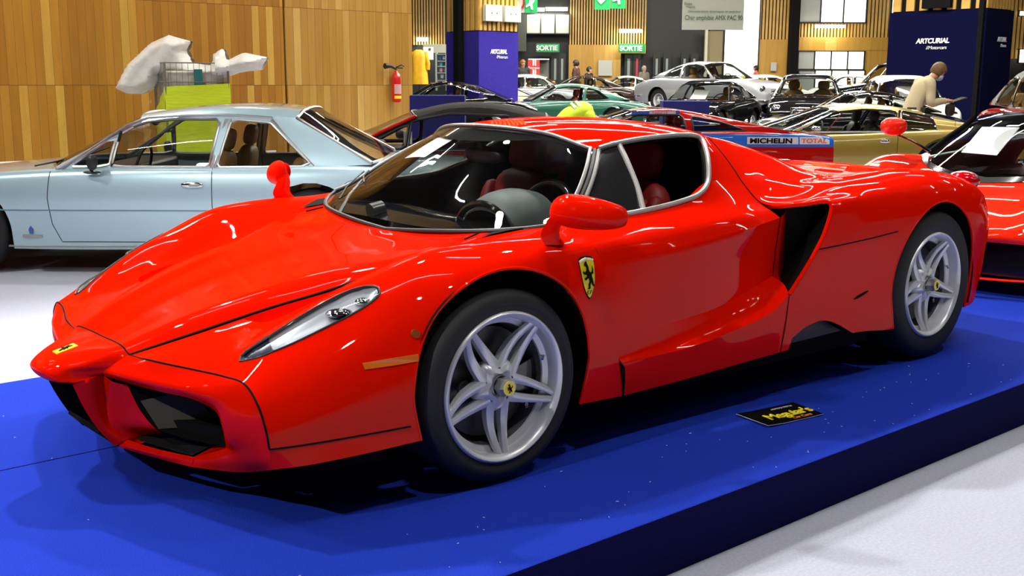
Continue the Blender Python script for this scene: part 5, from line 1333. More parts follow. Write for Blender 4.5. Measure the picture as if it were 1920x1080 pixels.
# roll cage trolley wrapped in lime film
LIME = noise_tint(principled('lime_film', (.55, .68, .02), .35, 0, .3), 6, .12, .4, sx=(1, 1, 8))
cp = hloc(368, 140, FLOOR)
cg = empty('roll_cage', (cp.x, cp.y, FLOOR), AXR+.48, 'wire roll cage wrapped in lime film, topped with crumpled white plastic', 'trolley')
wm = BRUSH
cgf = M()
for sx_ in (-.40, .40):
    for sy in (-.36, .36): cgf.add(tube([(sx_, sy, .0), (sx_, sy, 1.70)], .016, 8))
for (a, b) in (((-.40, -.36), (.40, -.36)), ((-.40, .36), (.40, .36)), ((-.40, -.36), (-.40, .36)), ((.40, -.36), (.40, .36))):
    for z in (.15, .6, 1.05, 1.46, 1.70): cgf.add(tube([(a[0], a[1], z), (b[0], b[1], z)], .008, 6))
    for i in range(1, 11):
        t = i/11; x = a[0]+(b[0]-a[0])*t; y = a[1]+(b[1]-a[1])*t; cgf.add(tube([(x, y, .15), (x, y, 1.70)], .0035, 4))
to_obj(cgf, 'wire_frame', principled('galvanised_wire', (.30, .29, .25), .4, .8), cg)
fm = M(); K = [(-.415, .375), (-.415, -.375), (.415, -.375), (.415, .375)]
tops = [1.05, 1.40, 1.44, 1.38]
N = 24
for z_i in range(9):
    for s_ in range(4):
        a, b = K[s_], K[(s_+1) % 4]
        for i in range(N):
            t = i/N; tz = tops[s_]+(tops[(s_+1) % 4]-tops[s_])*t; z = .12+(tz-.12)*z_i/8
            fm.v.append((a[0]+(b[0]-a[0])*t+.006*math.sin(z*31+t*5), a[1]+(b[1]-a[1])*t+.006*math.cos(z*27+t*7), z))
n_ = 4*N
for i in range(8):
    for k in range(n_): fm.f.append([i*n_+k, i*n_+(k+1) % n_, (i+1)*n_+(k+1) % n_, (i+1)*n_+k]); fm.mi.append(0)
to_obj(fm, 'lime_wrap', LIME, cg)
PLASTIC = noise_tint(principled('white_plastic_film', (.68, .66, .60), .45, 0, .2), 9, .12, .5)
pc = M()
out = [(-.98, 1.37), (-.80, 1.68), (-.50, 1.95), (-.25, 2.06), (.03, 1.98), (-.02, 1.85), (.06, 1.70), (.28, 1.67), (.31, 1.82), (.45, 1.90), (.50, 1.74), (.72, 1.84), (1.02, 1.78), (.94, 1.62), (.62, 1.58), (.40, 1.50), (.0, 1.52), (-.38, 1.56), (-.46, 1.40), (-.62, 1.30), (-.80, 1.30)]
sd_ = poly_sd(out)
G = 46
idx = {}
for side_ in (0, 1):
    for i in range(G+1):
        for j in range(G+1):
            x = -1.0+2.05*i/G; z = 1.28+.80*j/G; d = -sd_(x, z)
            th = .22*max(0, min(1, d/.10))**.5+.03
            y = (-1 if side_ == 0 else 1)*th+.03*math.sin(7*x+3*z)+.02*math.sin(17*x-9*z)
            idx[(side_, i, j)] = len(pc.v); pc.v.append((x, y, z))
for side_ in (0, 1):
    for i in range(G):
        for j in range(G):
            q4 = [idx[(side_, i, j)], idx[(side_, i+1, j)], idx[(side_, i+1, j+1)], idx[(side_, i, j+1)]]
            pc.f.append(q4 if side_ == 0 else q4[::-1]); pc.mi.append(0)
pc, _, cc_ = split(pc, lambda p: -sd_(p[0], p[2]))
_, pc2 = None, pc
pcu = pc
ca = math.cos(-.48); sa_ = math.sin(-.48)
pcu.v = [(p[0]*ca-p[1]*sa_, p[0]*sa_+p[1]*ca, p[2]) for p in pcu.v]
film = to_obj(pcu, 'plastic_film', PLASTIC, cg)
inn = box(0, 0, .95, .72, .64, 1.30); to_obj(inn, 'packed_boxes', noise_tint(principled('pale_packaging', (.45, .43, .36), .7), 8, .3), cg, smooth=0, bevel=.03)
tb_ = box(.02, -.345, 1.52, .10, .04, .20); to_obj(tb_, 'teal_packet', principled('teal_card', (.01, .13, .12), .5), cg, smooth=0)

# --- far wall, facing the cars, and its fittings
FW = 46.0
FOSB = principled('black_cladding', (.012, .012, .012), .5)
struct(to_obj(M().face([fr(-30, FW+.3, -.2), fr(40, FW+.3, -.2), fr(40, FW+.3, 10), fr(-30, FW+.3, 10)]).flip(), 'wall_back', FOSB, None, smooth=0))
WPALE = plank_material('pale_board', (.52, .29, .05), (.60, .36, .085), (.44, .23, .03), .35, 0, 6, .01)
SLATW = noise_tint(principled('slat_wood', (.62, .36, .08), .5), 3, .15)
def wbox(u0, v0, u1, v1, hd, th, mat, name=None, parent=None, smooth=0):
    """slab facing the camera between two columns and two rows, at horizontal distance hd"""
    a, b = wp(u0, v1, hd), wp(u1, v1, hd); zt = (wp(u0, v0, hd).z+wp(u1, v0, hd).z)/2; zb = (a.z+b.z)/2
    la, lb = (a-Vector(CAMC)).dot(RV), (b-Vector(CAMC)).dot(RV)
    m = M(); m.v = [fr(l_, d, z) for l_ in (la, lb) for d in (hd, hd+th) for z in (zb, zt)]
    m.f = [[0, 1, 3, 2], [4, 6, 7, 5], [0, 4, 5, 1], [2, 3, 7, 6], [0, 2, 6, 4], [1, 5, 7, 3]]; m.mi = [0]*6
    if name: return to_obj(m, name, mat, parent, smooth=smooth)
    return m
def slats(u0, v0, u1, v1, hd, n, mat, duty=.55):
    m = M()
    for k in range(n):
        a = u0+(u1-u0)*(k+.5-duty/2)/n; b = u0+(u1-u0)*(k+.5+duty/2)/n
        m.add(wbox(a, v0, b, v1, hd, .06, mat))
    return m
tn = [2]
def trim(m, mat):
    struct(to_obj(m, 'trim_%d' % tn[0], mat, None, smooth=0)); tn[0] += 1
trim(slats(700, -90, 834, 84, FW-.2, 26, SLATW), SLATW)
trim(slats(1065, -90, 1210, 84, FW-.2, 28, SLATW, .5), SLATW)
trim(wbox(1064, 84, 1161, 175, FW-.2, .2, WPALE), WPALE)
trim(wbox(1160, 84, 1209, 100, FW-.15, .2, WPALE), WPALE)
trim(slats(1419, -90, 1477, 74, FW-.2, 9, SLATW, .62), SLATW)
trim(wbox(1418, 74, 1475, 190, FW-.2, .2, WPALE), WPALE)
trim(wbox(1476, -90, 1491, 190, FW-1.0, .5, principled('steel_post', (.02, .022, .022), .5)), MATTEBLK)
trim(slats(1487, 44, 1622, 73, FW-.2, 22, SLATW, .6), SLATW)
trim(slats(1622, -90, 1670, 73, FW-.2, 7, SLATW, .6), SLATW)
trim(slats(1669, 38, 1712, 72, FW-.2, 6, SLATW, .6), SLATW)
trim(slats(1706, -90, 1930, 110, FW-.2, 30, SLATW, .6), SLATW)
trim(wbox(1486, 70, 1720, 95, FW-.25, .2, WPALE), WPALE)
trim(wbox(1619, 94, 1668, 190, FW-.25, .2, WPALE), WPALE)
trim(wbox(1698, 94, 1720, 190, FW-.25, .2, WPALE), WPALE)
trim(wbox(1668, 112, 1698, 190, FW-.25, .2, WPALE), WPALE)
DAY = principled('daylight_behind_glass', (.9, .9, .8), .6, emit=(1, .98, .86), estr=2.2)
n0_, l0_, b0_ = nodes(DAY)
DAYS = principled('shaded_glass', (.35, .36, .33), .3, emit=(.7, .72, .62), estr=.12)
wn_ = [1]
def window(u0, v0, u1, v1, cols, rows=1, mat=DAY, hd=FW-.3, greyfirst=False):
    f = M(); bw = 1.2
    W_ = 'window_%d' % wn_[0]; wn_[0] += 1
    root = None
    for c in range(cols+1):
        x = u0+(u1-u0)*c/cols; f.add(wbox(x-bw, v0-1, x+bw, v1+1, hd-.06, .1, BLACK))
    for r in range(rows+1):
        y = v0+(v1-v0)*r/rows; f.add(wbox(u0-bw, y-.9, u1+bw, y+.9, hd-.06, .1, BLACK))
    root = struct(to_obj(f, W_, BLACK, None, smooth=0))
    for c in range(cols):
        for r in range(rows):
            mm = DAYS if (greyfirst and c == 0) else mat
            to_obj(wbox(u0+(u1-u0)*c/cols+bw, v0+(v1-v0)*r/rows+.8, u0+(u1-u0)*(c+1)/cols-bw, v0+(v1-v0)*(r+1)/rows-.8, hd, .03, mm), 'pane', mm, root, smooth=0)
    return root
window(1494, -60, 1622, 42, 3, greyfirst=True)
window(1669, -60, 1706, 36, 1)
window(1494, 96, 1618, 130, 4, greyfirst=True)
window(1494, 132, 1618, 176, 4, greyfirst=True)
window(1668, 94, 1698, 112, 1)
window(1908, 92, 1940, 118, 1)
window(1909, 20, 1940, 30, 1)
window(1354, -60, 1419, 142, 1)
window(1321, 56, 1353, 140, 1, mat=principled('tan_blind', (.28, .22, .12), .7))
trim(wbox(1317, 50, 1322, 175, FW-.5, .2, principled('pale_jamb', (.6, .58, .45), .5)), principled('pale_jamb', (.6, .58, .45), .5))
window(985, 26, 1066, 63, 3, mat=DAYS)
trim(wbox(969, 26, 985, 96, FW-.4, .2, principled('grey_panel', (.06, .07, .06), .6)), principled('grey_panel', (.06, .07, .06), .6))
# glazed slots of the black exit doors
for k, (a, b, gm_) in enumerate(((1174, 1179, 'grey'), (1190, 1194, 'pink'), (1227, 1231, 'grey'), (1246, 1250, 'grey'), (1279, 1283, 'grey'), (1297, 1301, 'grey'), (1037, 1041, 'grey'), (1050, 1054, 'grey'))):
    mt = principled('door_glass_'+gm_, (.28, .33, .30) if gm_ == 'grey' else (.55, .05, .10), .3)
    d = struct(to_obj(wbox(a-6, 100, b+4, 185, FW-.1, .1, MATTEBLK), 'door_%d' % (k+1), FOSB, None, smooth=0))
    to_obj(wbox(a, 110, b, 150, FW-.13, .03, mt), 'glazed_slot', mt, d, smooth=0)

# --- navy stands between the rows
for (u_, k_, w_, h_, lab) in ((822, 140, .72, 1.30, 'navy display box in front of the black fastback coupe'), (1278, 122, .70, 1.20, 'navy display box in front of the black hardtop coupe')):
    c_ = hloc(u_, k_, FLOOR); o = to_obj(box(0, 0, h_/2, w_, .4, h_), 'display_box', noise_tint(principled('navy_box', (.010, .014, .16), .9), 40, .1), None, smooth=0, bevel=.01); o.location = c_; o.rotation_euler = (0, 0, AXR); tag(o, lab, 'display box')
# --- signs
GREENS = principled('exit_green', (.0, .30, .07), .4, emit=(.0, .45, .10), estr=.1)
def sign(u0, v0, u1, v1, hd, txt, lab, mat=GREENS, tmat=WHITEP, h=None):
    o = wbox(u0, v0, u1, v1, hd, .08, mat); ob_ = to_obj(o, 'exit_sign', mat, None, smooth=0); tag(ob_, lab, 'sign')
    if txt:
        a = wp(u0, v1, hd); b = wp(u1, v0, hd); H_ = b.z-a.z; wd = (b-a).dot(RV)
        t = text_obj(txt, H_*.80, tmat, (0, 0, 0), (PI/2, 0, AXR), 'lettering', None, .004, 0, 1, 'CENTER', 1.0, .01)
        p_ = a+RV*(wd/2)-HV*.03; t.location = (p_.x, p_.y, a.z+H_*.22); t.parent = ob_
    return ob_
sign(1158, 82, 1208, 98.5, FW-.7, 'SORTIE', 'green exit sign reading SORTIE under the wall lamp, right of the slatted wall')
sign(1004, 82, 1047, 97.5, FW-.7, 'SORTIE', 'green exit sign reading SORTIE on the black wall left of the slatted wall')
def pict(u0, v0, u1, v1, hd, poly, lab, bgm=GREENS, fgm=WHITEP, nm='pictogram_sign'):
    ob_ = to_obj(wbox(u0, v0, u1, v1, hd, .06, bgm), nm, bgm, None, smooth=0); tag(ob_, lab, 'sign')
    for P_ in poly:
        m = M(); n = len(P_)
        pts = [wp(u, v, hd-.02) for u, v in P_]; 
        tri = tessellate_polygon([[Vector((u, v, 0)) for u, v in P_]])
        m.v = [tuple(p) for p in pts]+[tuple(p+HV*.018) for p in pts]
        for t in tri: m.f.append(list(t)); m.mi.append(0)
        for i in range(n): j = (i+1) % n; m.f.append([i, j, j+n, i+n]); m.mi.append(0)
        to_obj(m, 'pictogram', fgm, ob_, smooth=0)
    return ob_
pict(1113, -24, 1142, 18, 38, [[(1122, -12), (1132, -12), (1132, -2), (1137, -2), (1127, 8), (1118, -2), (1122, -2)]], 'green hanging sign with a white arrow pointing down')
pict(1143, -24, 1171, 16, 38, [[(1152, -14), (1158, -16), (1163, -8), (1168, -4), (1162, -3), (1163, 8), (1159, 8), (1158, 0), (1150, 3), (1148, 0), (1154, -3)]], 'green hanging sign with a white running figure, right of the arrow sign')
pict(983, -30, 1006, 24, 38, [[(993, -6), (1000, -8), (1002, 2), (998, 8), (1000, 18), (996, 18), (994, 10), (987, 14), (986, 11), (992, 6)]], 'green hanging sign with a white running figure, above the glazed office')
ns_ = pict(965, -30, 982, 24, 38.2, [], 'white hanging sign with a red no-entry ring', principled('cream_sign', (.62, .58, .48), .6))
to_obj(tube([tuple(wp(974+8*math.cos(a), 4+12*math.sin(a), 38.15)) for a in [2*PI*k/20 for k in range(20)]], .03, 5, True), 'red_ring', principled('sign_red', (.6, .03, .02), .5), ns_)
BANM = principled('banner_cloth', (.55, .56, .48), .8)
ban = to_obj(wbox(1277, -60, 1392, 56, 37, .03, BANM), 'hanging_banner', BANM, None, smooth=0); tag(ban, 'pale hanging banner with green and black lettering', 'banner')
def wtext(s, u, v, hd, hpx, mat, parent, sx=1, shear=0, name='lettering', rz=AXR, off=0):
    p_ = wp(u, v, hd-.02); k = FPX/hd; t = text_obj(s, hpx/k*1.42, mat, tuple(p_), (PI/2, 0, rz), name, None, .002, shear, 1, 'LEFT', sx, off); t.parent = parent; return t
dg_ = principled('banner_green_ink', (.03, .12, .05), .6)
wtext('Char amphibie AMX PAC 90', 1284, 37, 36.97, 8.5, dg_, ban, .74)
wtext('Démonstrations dynamiques en extérieur', 1290, 23, 36.97, 4.0, dg_, ban, 1.0)
wtext('Essais', 1283, 9, 36.97, 5, dg_, ban, .9); wtext('Militaires', 1286, 14.5, 36.97, 4, dg_, ban, .8)
# notices on the far walls
for (u0, v0, u1, v1, lab) in ((1120, 113, 1146, 142, 'white notice board on the pale boarding left of the exit doors'), (1443, 117, 1454, 133, 'small white notice on the boarding left of the dark steel post')):
    tag(to_obj(wbox(u0, v0, u1, v1, FW-.35, .05, WHITEP), 'notice_board', principled('notice_grey', (.5, .5, .46), .7), None, smooth=0), lab, 'notice')

# --- blue panelled columns, square to the platform
def column(u, k, wx, wy, ztop, mat, lab, zs=7.0, nslat=(7, 9), slm=SLATW):
    c = hloc(u, k, FLOOR); z0 = T1
    m = box(wx/2, wy/2, (z0+ztop)/2, wx, wy, ztop-z0).tf(lambda p: (p[0]+c.x, p[1]+c.y, p[2]))
    o = to_obj(m, 'column_panel', mat, None, smooth=0); tag(o, lab, 'panel')
    core = box(wx/2, wy/2, (ztop+zs)/2, wx-.12, wy-.12, zs-ztop).tf(lambda p: (p[0]+c.x, p[1]+c.y, p[2])); struct(to_obj(core, 'trim_%d' % tn[0], MATTEBLK, None, smooth=0)); tn[0] += 1
    s_ = M()
    for i in range(nslat[0]):   # face towards -X (left face)
        y = wy*(i+.5)/nslat[0]; s_.add(box(.03, y, (ztop+zs)/2+.01, .05, wy/nslat[0]*.6, zs-ztop-.02).tf(lambda p: (p[0]+c.x, p[1]+c.y, p[2])))
    for i in range(nslat[1]):
        x = wx*(i+.5)/nslat[1]; s_.add(box(x, .03, (ztop+zs)/2+.01, wx/nslat[1]*.6, .05, zs-ztop-.02).tf(lambda p: (p[0]+c.x, p[1]+c.y, p[2])))
    struct(to_obj(s_, 'trim_%d' % tn[0], slm, None, smooth=0)); tn[0] += 1
    return o, c
P1M = noise_tint(principled('violet_blue_panel', (.045, .030, .30), .95, spec=.1), 40, .15)
P2M = noise_tint(principled('navy_panel', (.0022, .0028, .030), .95, spec=.1), 40, .15)
c1, cc1 = column(897, 80, 1.20, 1.24, 2.40, P1M, 'violet-blue cloth panel around the left timber column, lettered in white')
c2, cc2 = column(1830, 76, 1.40, 2.60, 3.04, P2M, 'navy cloth panel around the right timber column, lettered in white')
def ptext(s, c, lx, ly, z, size, face, parent, sx=1, shear=0, off=0):
    if face == 'x':   # face towards -X: reading direction is -Y
        t = text_obj(s, size, WHITEP, (c.x-.012, c.y+ly, z), (PI/2, 0, -PI/2), 'lettering', None, .003, shear, .92, 'LEFT', sx, off)
    else: t = text_obj(s, size, WHITEP, (c.x+lx, c.y-.012, z), (PI/2, 0, 0), 'lettering', None, .003, shear, .92, 'LEFT', sx, off)
    t.parent = parent
ptext('ARTCURIAL', cc1, .34, 0, 1.90, .135, 'y', c1, .75, .12, .006); ptext('//Motorcars', cc1, .52, 0, 1.79, .105, 'y', c1, .75, .1)
ptext('ARTCURIAL', cc2, 0, 1.80, 2.25, .17, 'x', c2, 1.05, .12, .006); ptext('//Motorcars', cc2, 0, 1.52, 2.10, .12, 'x', c2, 1.05, .1)
ptext('ARTCURIAL', cc2, .62, 0, 2.28, .15, 'y', c2, .62, .12, .006); ptext('//Motorcars', cc2, .80, 0, 2.15, .11, 'y', c2, .6, .1)
sp_ = to_obj(box(cc1.x-.14, cc1.y+.58, 3.2, .16, .20, 7.0), 'trim_%d' % tn[0], MATTEBLK, None, smooth=0); struct(sp_); tn[0] += 1
sp_ = to_obj(box(cc2.x-.1, cc2.y+1.25, 5.1, .14, .75, 4.0), 'trim_%d' % tn[0], MATTEBLK, None, smooth=0); struct(sp_); tn[0] += 1
sp_ = to_obj(box(cc2.x-.05, cc2.y+.10, 3.2, .10, .12, 6.6), 'trim_%d' % tn[0], MATTEBLK, None, smooth=0); struct(sp_); tn[0] += 1
for i, lab in ((0, 'left white electrical cabinet on the timber column'), (1, 'right white electrical cabinet on the timber column')):
    eb = to_obj(box(cc1.x+.10+i*.58+.26, cc1.y-.06, 2.81, .50, .12, .37), 'electrical_cabinet', principled('cabinet_white', (.66, .66, .58), .5), None, smooth=0, bevel=.01); tag(eb, lab, 'cabinet')
    for d_ in (-.06, .07): to_obj(box(cc1.x+.10+i*.58+.26+d_*1.2, cc1.y-.125, 2.81, .012, .01, .03), 'lock', BLACK, eb, smooth=0)

# --- wall lamps: fluorescent fittings that light the slats
LAMP = principled('lamp_tube', (1, 1, 1), .5, emit=(1, .97, .82), estr=14)
def wall_lamp(u0, v0, u1, v1, lab, hd=FW-.55):
    o = to_obj(wbox(u0, v0, u1, v1, hd, .08, LAMP), 'wall_lamp', LAMP, None, smooth=0); tag(o, lab, 'lamp'); to_obj(wbox(u0-1, v0-2, u1+1, v0, hd-.03, .2, BRUSH), 'lamp_housing', BRUSH, o, smooth=0)
    p_ = wp((u0+u1)/2, v1+3, hd-.35); ld = bpy.data.lights.new('wall_glow', 'AREA'); ld.shape = 'RECTANGLE'; ld.size = (u1-u0)/46*1.0; ld.size_y = .3; ld.energy = 14; ld.color = (1, .93, .72)
    lo = bpy.data.objects.new('wall_glow', ld); COL.objects.link(lo); lo.location = p_; lo.rotation_euler = (math.radians(55), 0, AXR)
wall_lamp(1160, 56, 1203, 61, 'fluorescent wall lamp above the right exit sign')
wall_lamp(1527, 47, 1583, 52, 'fluorescent wall lamp under the upper windows')
wall_lamp(779, 71, 801, 77, 'fluorescent wall lamp left of the violet-blue panel')
wall_lamp(1022, 15, 1062, 20, 'right fluorescent lamp above the glazed office')
wall_lamp(1006, 16, 1019, 21, 'left fluorescent lamp above the glazed office')

# --- shop corner at the end of the wooden wall
SH = 38.0
rack = empty('display_rack', tuple(wp(824, 175, SH)), 0, 'grey display rack with folded clothes beside the violet-blue panel', 'rack')
rack.location.z = T2
def rel(m): m.v = [(p[0]-rack.location.x, p[1]-rack.location.y, p[2]-rack.location.z) for p in m.v]; return m
gr_ = principled('rack_grey', (.30, .38, .36), .5)
for (a, b, c_, d_) in ((815, 98, 818, 170), (834, 98, 837, 170)): to_obj(rel(wbox(a, b, c_, d_, SH, .5, gr_)), 'upright', gr_, rack, smooth=0)
for v_ in (101, 114, 124, 136, 150): to_obj(rel(wbox(815, v_, 837, v_+1.2, SH, .5, gr_)), 'shelf', gr_, rack, smooth=0)
for (u_, v_, col_, nm_) in ((820, 104, (.05, .12, .30), 'navy'), (828, 104, (.35, .45, .6), 'pale blue'), (822, 117, (.10, .35, .45), 'teal'), (829, 117, (.1, .1, .12), 'black'), (822, 127, (.55, .30, .45), 'pink'), (830, 127, (.3, .3, .5), 'violet'), (824, 139, (.35, .5, .6), 'sky blue')):
    o = to_obj(wbox(u_, v_, u_+6.5, v_+8, SH+.1, .3, WHITEP), 'folded_garment', principled('cloth_'+nm_.replace(' ', '_'), col_, .9), None, smooth=40, bevel=.03); tag(o, nm_+' folded garment on the grey display rack', 'clothing')
fas = to_obj(wbox(792, 83, 836, 99, SH+.6, .05, principled('fascia_grey', (.42, .42, .33), .6)), 'shop_fascia', principled('fascia_grey', (.42, .42, .33), .6), None, smooth=0); tag(fas, 'pale grey fascia board above the display rack', 'board')
ss = to_obj(wbox(792, 88, 811, 112, SH-.5, .04, WHITEP), 'shop_sign', WHITEP, None, smooth=0); tag(ss, 'white notice with a dark green disc beside the yellow raincoat', 'sign')
to_obj(M().add(lathe([(0, 0), (.045, 0)], 16).tf(lambda p: tuple(wp(805.5+p[0]*FPX/SH, 92.5-p[2]*FPX/SH, SH-.52)))), 'disc', dg_, ss, smooth=0)
# raincoat on a hanger
YEL = noise_tint(principled('yellow_oilskin', (.80, .42, .01), .4, 0, .3), 6, .2)
rc = empty('raincoat', tuple(wp(786, 158, SH-1)), 0, 'long yellow raincoat hanging at the end of the wooden wall', 'coat')
rm_ = M()
prof = [(0, .10, .06), (-.08, .24, .12), (-.25, .28, .15), (-.55, .26, .16), (-.85, .30, .18), (-1.2, .32, .20)]
ztop_ = wp(786, 93, SH-1).z; zb_ = wp(786, 158, SH-1).z; sc_ = (ztop_-zb_)/1.2
for (dz, a, b) in prof:
    for k in range(20):
        w = 2*PI*k/20; rf = 1+.08*math.sin(5*w)
        q_ = RV*(a*.9*math.cos(w)*rf)+HV*(b*math.sin(w)*rf); rm_.v.append((q_.x, q_.y, (ztop_-zb_)+dz*sc_))
for i in range(len(prof)-1):
    for k in range(20): rm_.f.append([i*20+k, i*20+(k+1) % 20, (i+1)*20+(k+1) % 20, (i+1)*20+k]); rm_.mi.append(0)
rm_.f.append(list(range(20))[::-1]); rm_.mi.append(0)
to_obj(rm_, 'coat_body', YEL, rc)
for s in (-1, 1): to_obj(tube([tuple(RV*(s*.20)+Vector((0, 0, ztop_-zb_-.08))), tuple(RV*(s*.30)+Vector((0, 0, (ztop_-zb_)*.6))), tuple(RV*(s*.29)+Vector((0, 0, (ztop_-zb_)*.42)))], [.07, .065, .06], 8), 'sleeve', YEL, rc)
to_obj(tube([(0, 0, -.3), (0, 0, ztop_-zb_+.05)], .012, 6).add(box(0, 0, -.3, .4, .4, .03)), 'stand', BLACK, rc)
rc.location.z = zb_; 
# refreshment counter with red banner
RB = principled('banner_red', (.60, .03, .02), .6)
ct = to_obj(wbox(989, 110, 1028, 112, 41, .7, WHITEP), 'counter_canopy', WHITEP, None, smooth=0); tag(ct, 'white flat canopy of the refreshment stand', 'canopy')
to_obj(wbox(1008, 112, 1027, 160, 41.4, .3, principled('stand_grey', (.12, .12, .10), .6)), 'stand_back', principled('stand_grey', (.12, .12, .10), .6), ct, smooth=0)
rb_ = to_obj(wbox(988, 112, 1010, 140, 41, .06, RB), 'banner', RB, None, smooth=0); tag(rb_, 'red refreshment banner with two white stripes', 'banner')
for (a, b, c_, d_) in ((997, 112, 999.5, 123), (1001, 112, 1003.5, 123), (997, 130, 999.5, 140), (1001, 130, 1003.5, 140)): to_obj(wbox(a, b, c_, d_, 40.98, .02, WHITEP), 'stripe', WHITEP, rb_, smooth=0)
wtext('Expresso', 990.5, 129, 40.97, 4.2, WHITEP, rb_, .95)
# leaflet on the platform
LC = [Vector((1.185, -.978, 0)), Vector((1.503, -1.023, 0)), Vector((1.458, -1.198, 0)), Vector((1.152, -1.157, 0))]
lf = empty('leaflet', (1.32, -1.09, .0), 0, 'black leaflet with yellow and orange lettering, lying on the blue platform', 'leaflet')
lm_ = M()
P_ = [(p.x-1.32, p.y+1.09) for p in LC]
def bil(s, t): 
    a = Vector(P_[3]).lerp(Vector(P_[2]), s); b = Vector(P_[0]).lerp(Vector(P_[1]), s); return a.lerp(b, t)
def lz(s, t): return .004+.020*max(0, .35-s)**1.3*(1-.3*t)+.006*max(0, s-.8)
for zz in (0, .0022):
    for i in range(13):
        for j in range(9): q_ = bil(i/12, j/8); lm_.v.append((q_.x, q_.y, lz(i/12, j/8)+zz))
for i in range(12):
    for j in range(8):
        a = i*9+j; lm_.f.append([a, a+1, a+10, a+9]); lm_.mi.append(1); b = a+117; lm_.f.append([b, b+9, b+10, b+1]); lm_.mi.append(0)
for i in range(12): lm_.f.append([i*9, i*9+9, i*9+126, i*9+117]); lm_.mi.append(1); lm_.f.append([i*9+8, i*9+125, i*9+134, i*9+17]); lm_.mi.append(1)
for j in range(8): lm_.f.append([j, j+117, j+118, j+1]); lm_.mi.append(1); lm_.f.append([108+j, 109+j, 226+j, 225+j]); lm_.mi.append(1)
to_obj(lm_, 'cover', [GLOSSBLK, WHITEP], lf, smooth=30)
import mathutils
ang = math.atan2(P_[2][1]-P_[3][1], P_[2][0]-P_[3][0])
def leaftext(s, size, mat, s0, t0, sx, shear, off, dz=.004, rot=0, nm='lettering'):
    t = text_obj(s, size, mat, (0, 0, 0), (0, 0, ang+rot), nm, None, .0003, shear, .9, 'LEFT', sx, off); q_ = bil(s0, t0); t.location = (q_.x, q_.y, .0075); t.parent = lf
YINK = principled('yellow_ink', (.95, .85, .02), .5, emit=None); OINK = principled('orange_ink', (.85, .25, .01), .5)
leaftext("Meguiar's", .082, YINK, .22, .30, .88, .1, .0018)
leaftext("Car Care", .030, OINK, .52, .10, 1.0, .3, .001)
leaftext("summoc.sraiugem.www"[::-1] if False else "Produits d'entretien", .016, WHITEP, .87, .86, 1.0, 0, 0, rot=PI)
# sale notice in the windscreen of the first car
hits = []
def ws_pt(u, v, off=-.008):
    q_ = CD+CR*((u-960)/FPX)-CU*((v-540)/FPX); h_ = wsb.ray_cast(Vector(CAMC), q_.normalized())
    return h_[0]+q_.normalized()*.02 if h_[0] else None
corn = [(795, 293), (756, 294), (824, 252), (863, 251)]
hp_ = [ws_pt(*c_) for c_ in corn]
if all(hp_):
    A_, B_, C_, D_ = hp_
    nm_ = M(); N1 = 10
    for i in range(N1+1):
        for j in range(5):
            l1 = A_.lerp(D_, i/N1); l2 = B_.lerp(C_, i/N1); p_ = l1.lerp(l2, j/4)
            loc, nrm, ii, dd = wsb.find_nearest(p_); nn_ = nrm if nrm.z > 0 else -nrm; p_ = loc-nn_*.012
            nm_.v.append(tuple(p_))
    for i in range(N1):
        for j in range(4): nm_.f.append([i*5+j, i*5+j+1, (i+1)*5+j+1, (i+1)*5+j]); nm_.mi.append(1 if i == N1-1 and 0 < j < 4 else 0)
    no = to_obj(nm_, 'sale_notice', [WHITEP, principled('violet_ink', (.06, .04, .30), .6)], None); tag(no, 'white sale notice with a violet heading, inside the foremost windscreen', 'notice')

# --- ceiling, side walls behind the camera
CEIL = principled('dark_ceiling', (.045, .045, .045), .9)
struct(to_obj(M().face([fr(-30, -8, 7.5), fr(40, -8, 7.5), fr(40, 52, 7.5), fr(-30, 52, 7.5)]).flip(), 'ceiling', CEIL, None, smooth=0))
DW = principled('dim_wall', (.09, .07, .05), .8)
struct(to_obj(M().face([fr(-30, -8, -.3), fr(40, -8, -.3), fr(40, -8, 7.6), fr(-30, -8, 7.6)]), 'wall_front', DW, None, smooth=0))
struct(to_obj(M().face([fr(40, -8, -.3), fr(40, 52, -.3), fr(40, 52, 7.6), fr(40, -8, 7.6)]), 'wall_right', DW, None, smooth=0))
struct(to_obj(M().face([fr(-30, -8, -.3), fr(-30, 52, -.3), fr(-30, 52, 7.6), fr(-30, -8, 7.6)]).flip(), 'wall_far_left', DW, None, smooth=0))
# ================================================================== people
SKIN = principled('skin', (.55, .30, .20), .5); 
def skin_mesh(V, E, R, sub=2):
    me = bpy.data.meshes.new('tmp'); me.from_pydata([tuple(v) for v in V], E, []); me.update()
    o = bpy.data.objects.new('tmp', me); COL.objects.link(o)
    o.modifiers.new('s', 'SKIN'); 
    sv = me.skin_vertices[0].data
    for i, r in enumerate(R): sv[i].radius = (r, r) if not isinstance(r, tuple) else r; sv[i].use_root = (i == 0)
    m2 = o.modifiers.new('u', 'SUBSURF'); m2.levels = sub; m2.render_levels = sub
    bpy.context.view_layer.update(); dg = bpy.context.evaluated_depsgraph_get(); ev = bpy.data.meshes.new_from_object(o.evaluated_get(dg))
    m = M(); m.v = [tuple(v.co) for v in ev.vertices]; m.f = [list(p.vertices) for p in ev.polygons]; m.mi = [0]*len(m.f)
    bpy.data.objects.remove(o); bpy.data.meshes.remove(me); bpy.data.meshes.remove(ev); return m
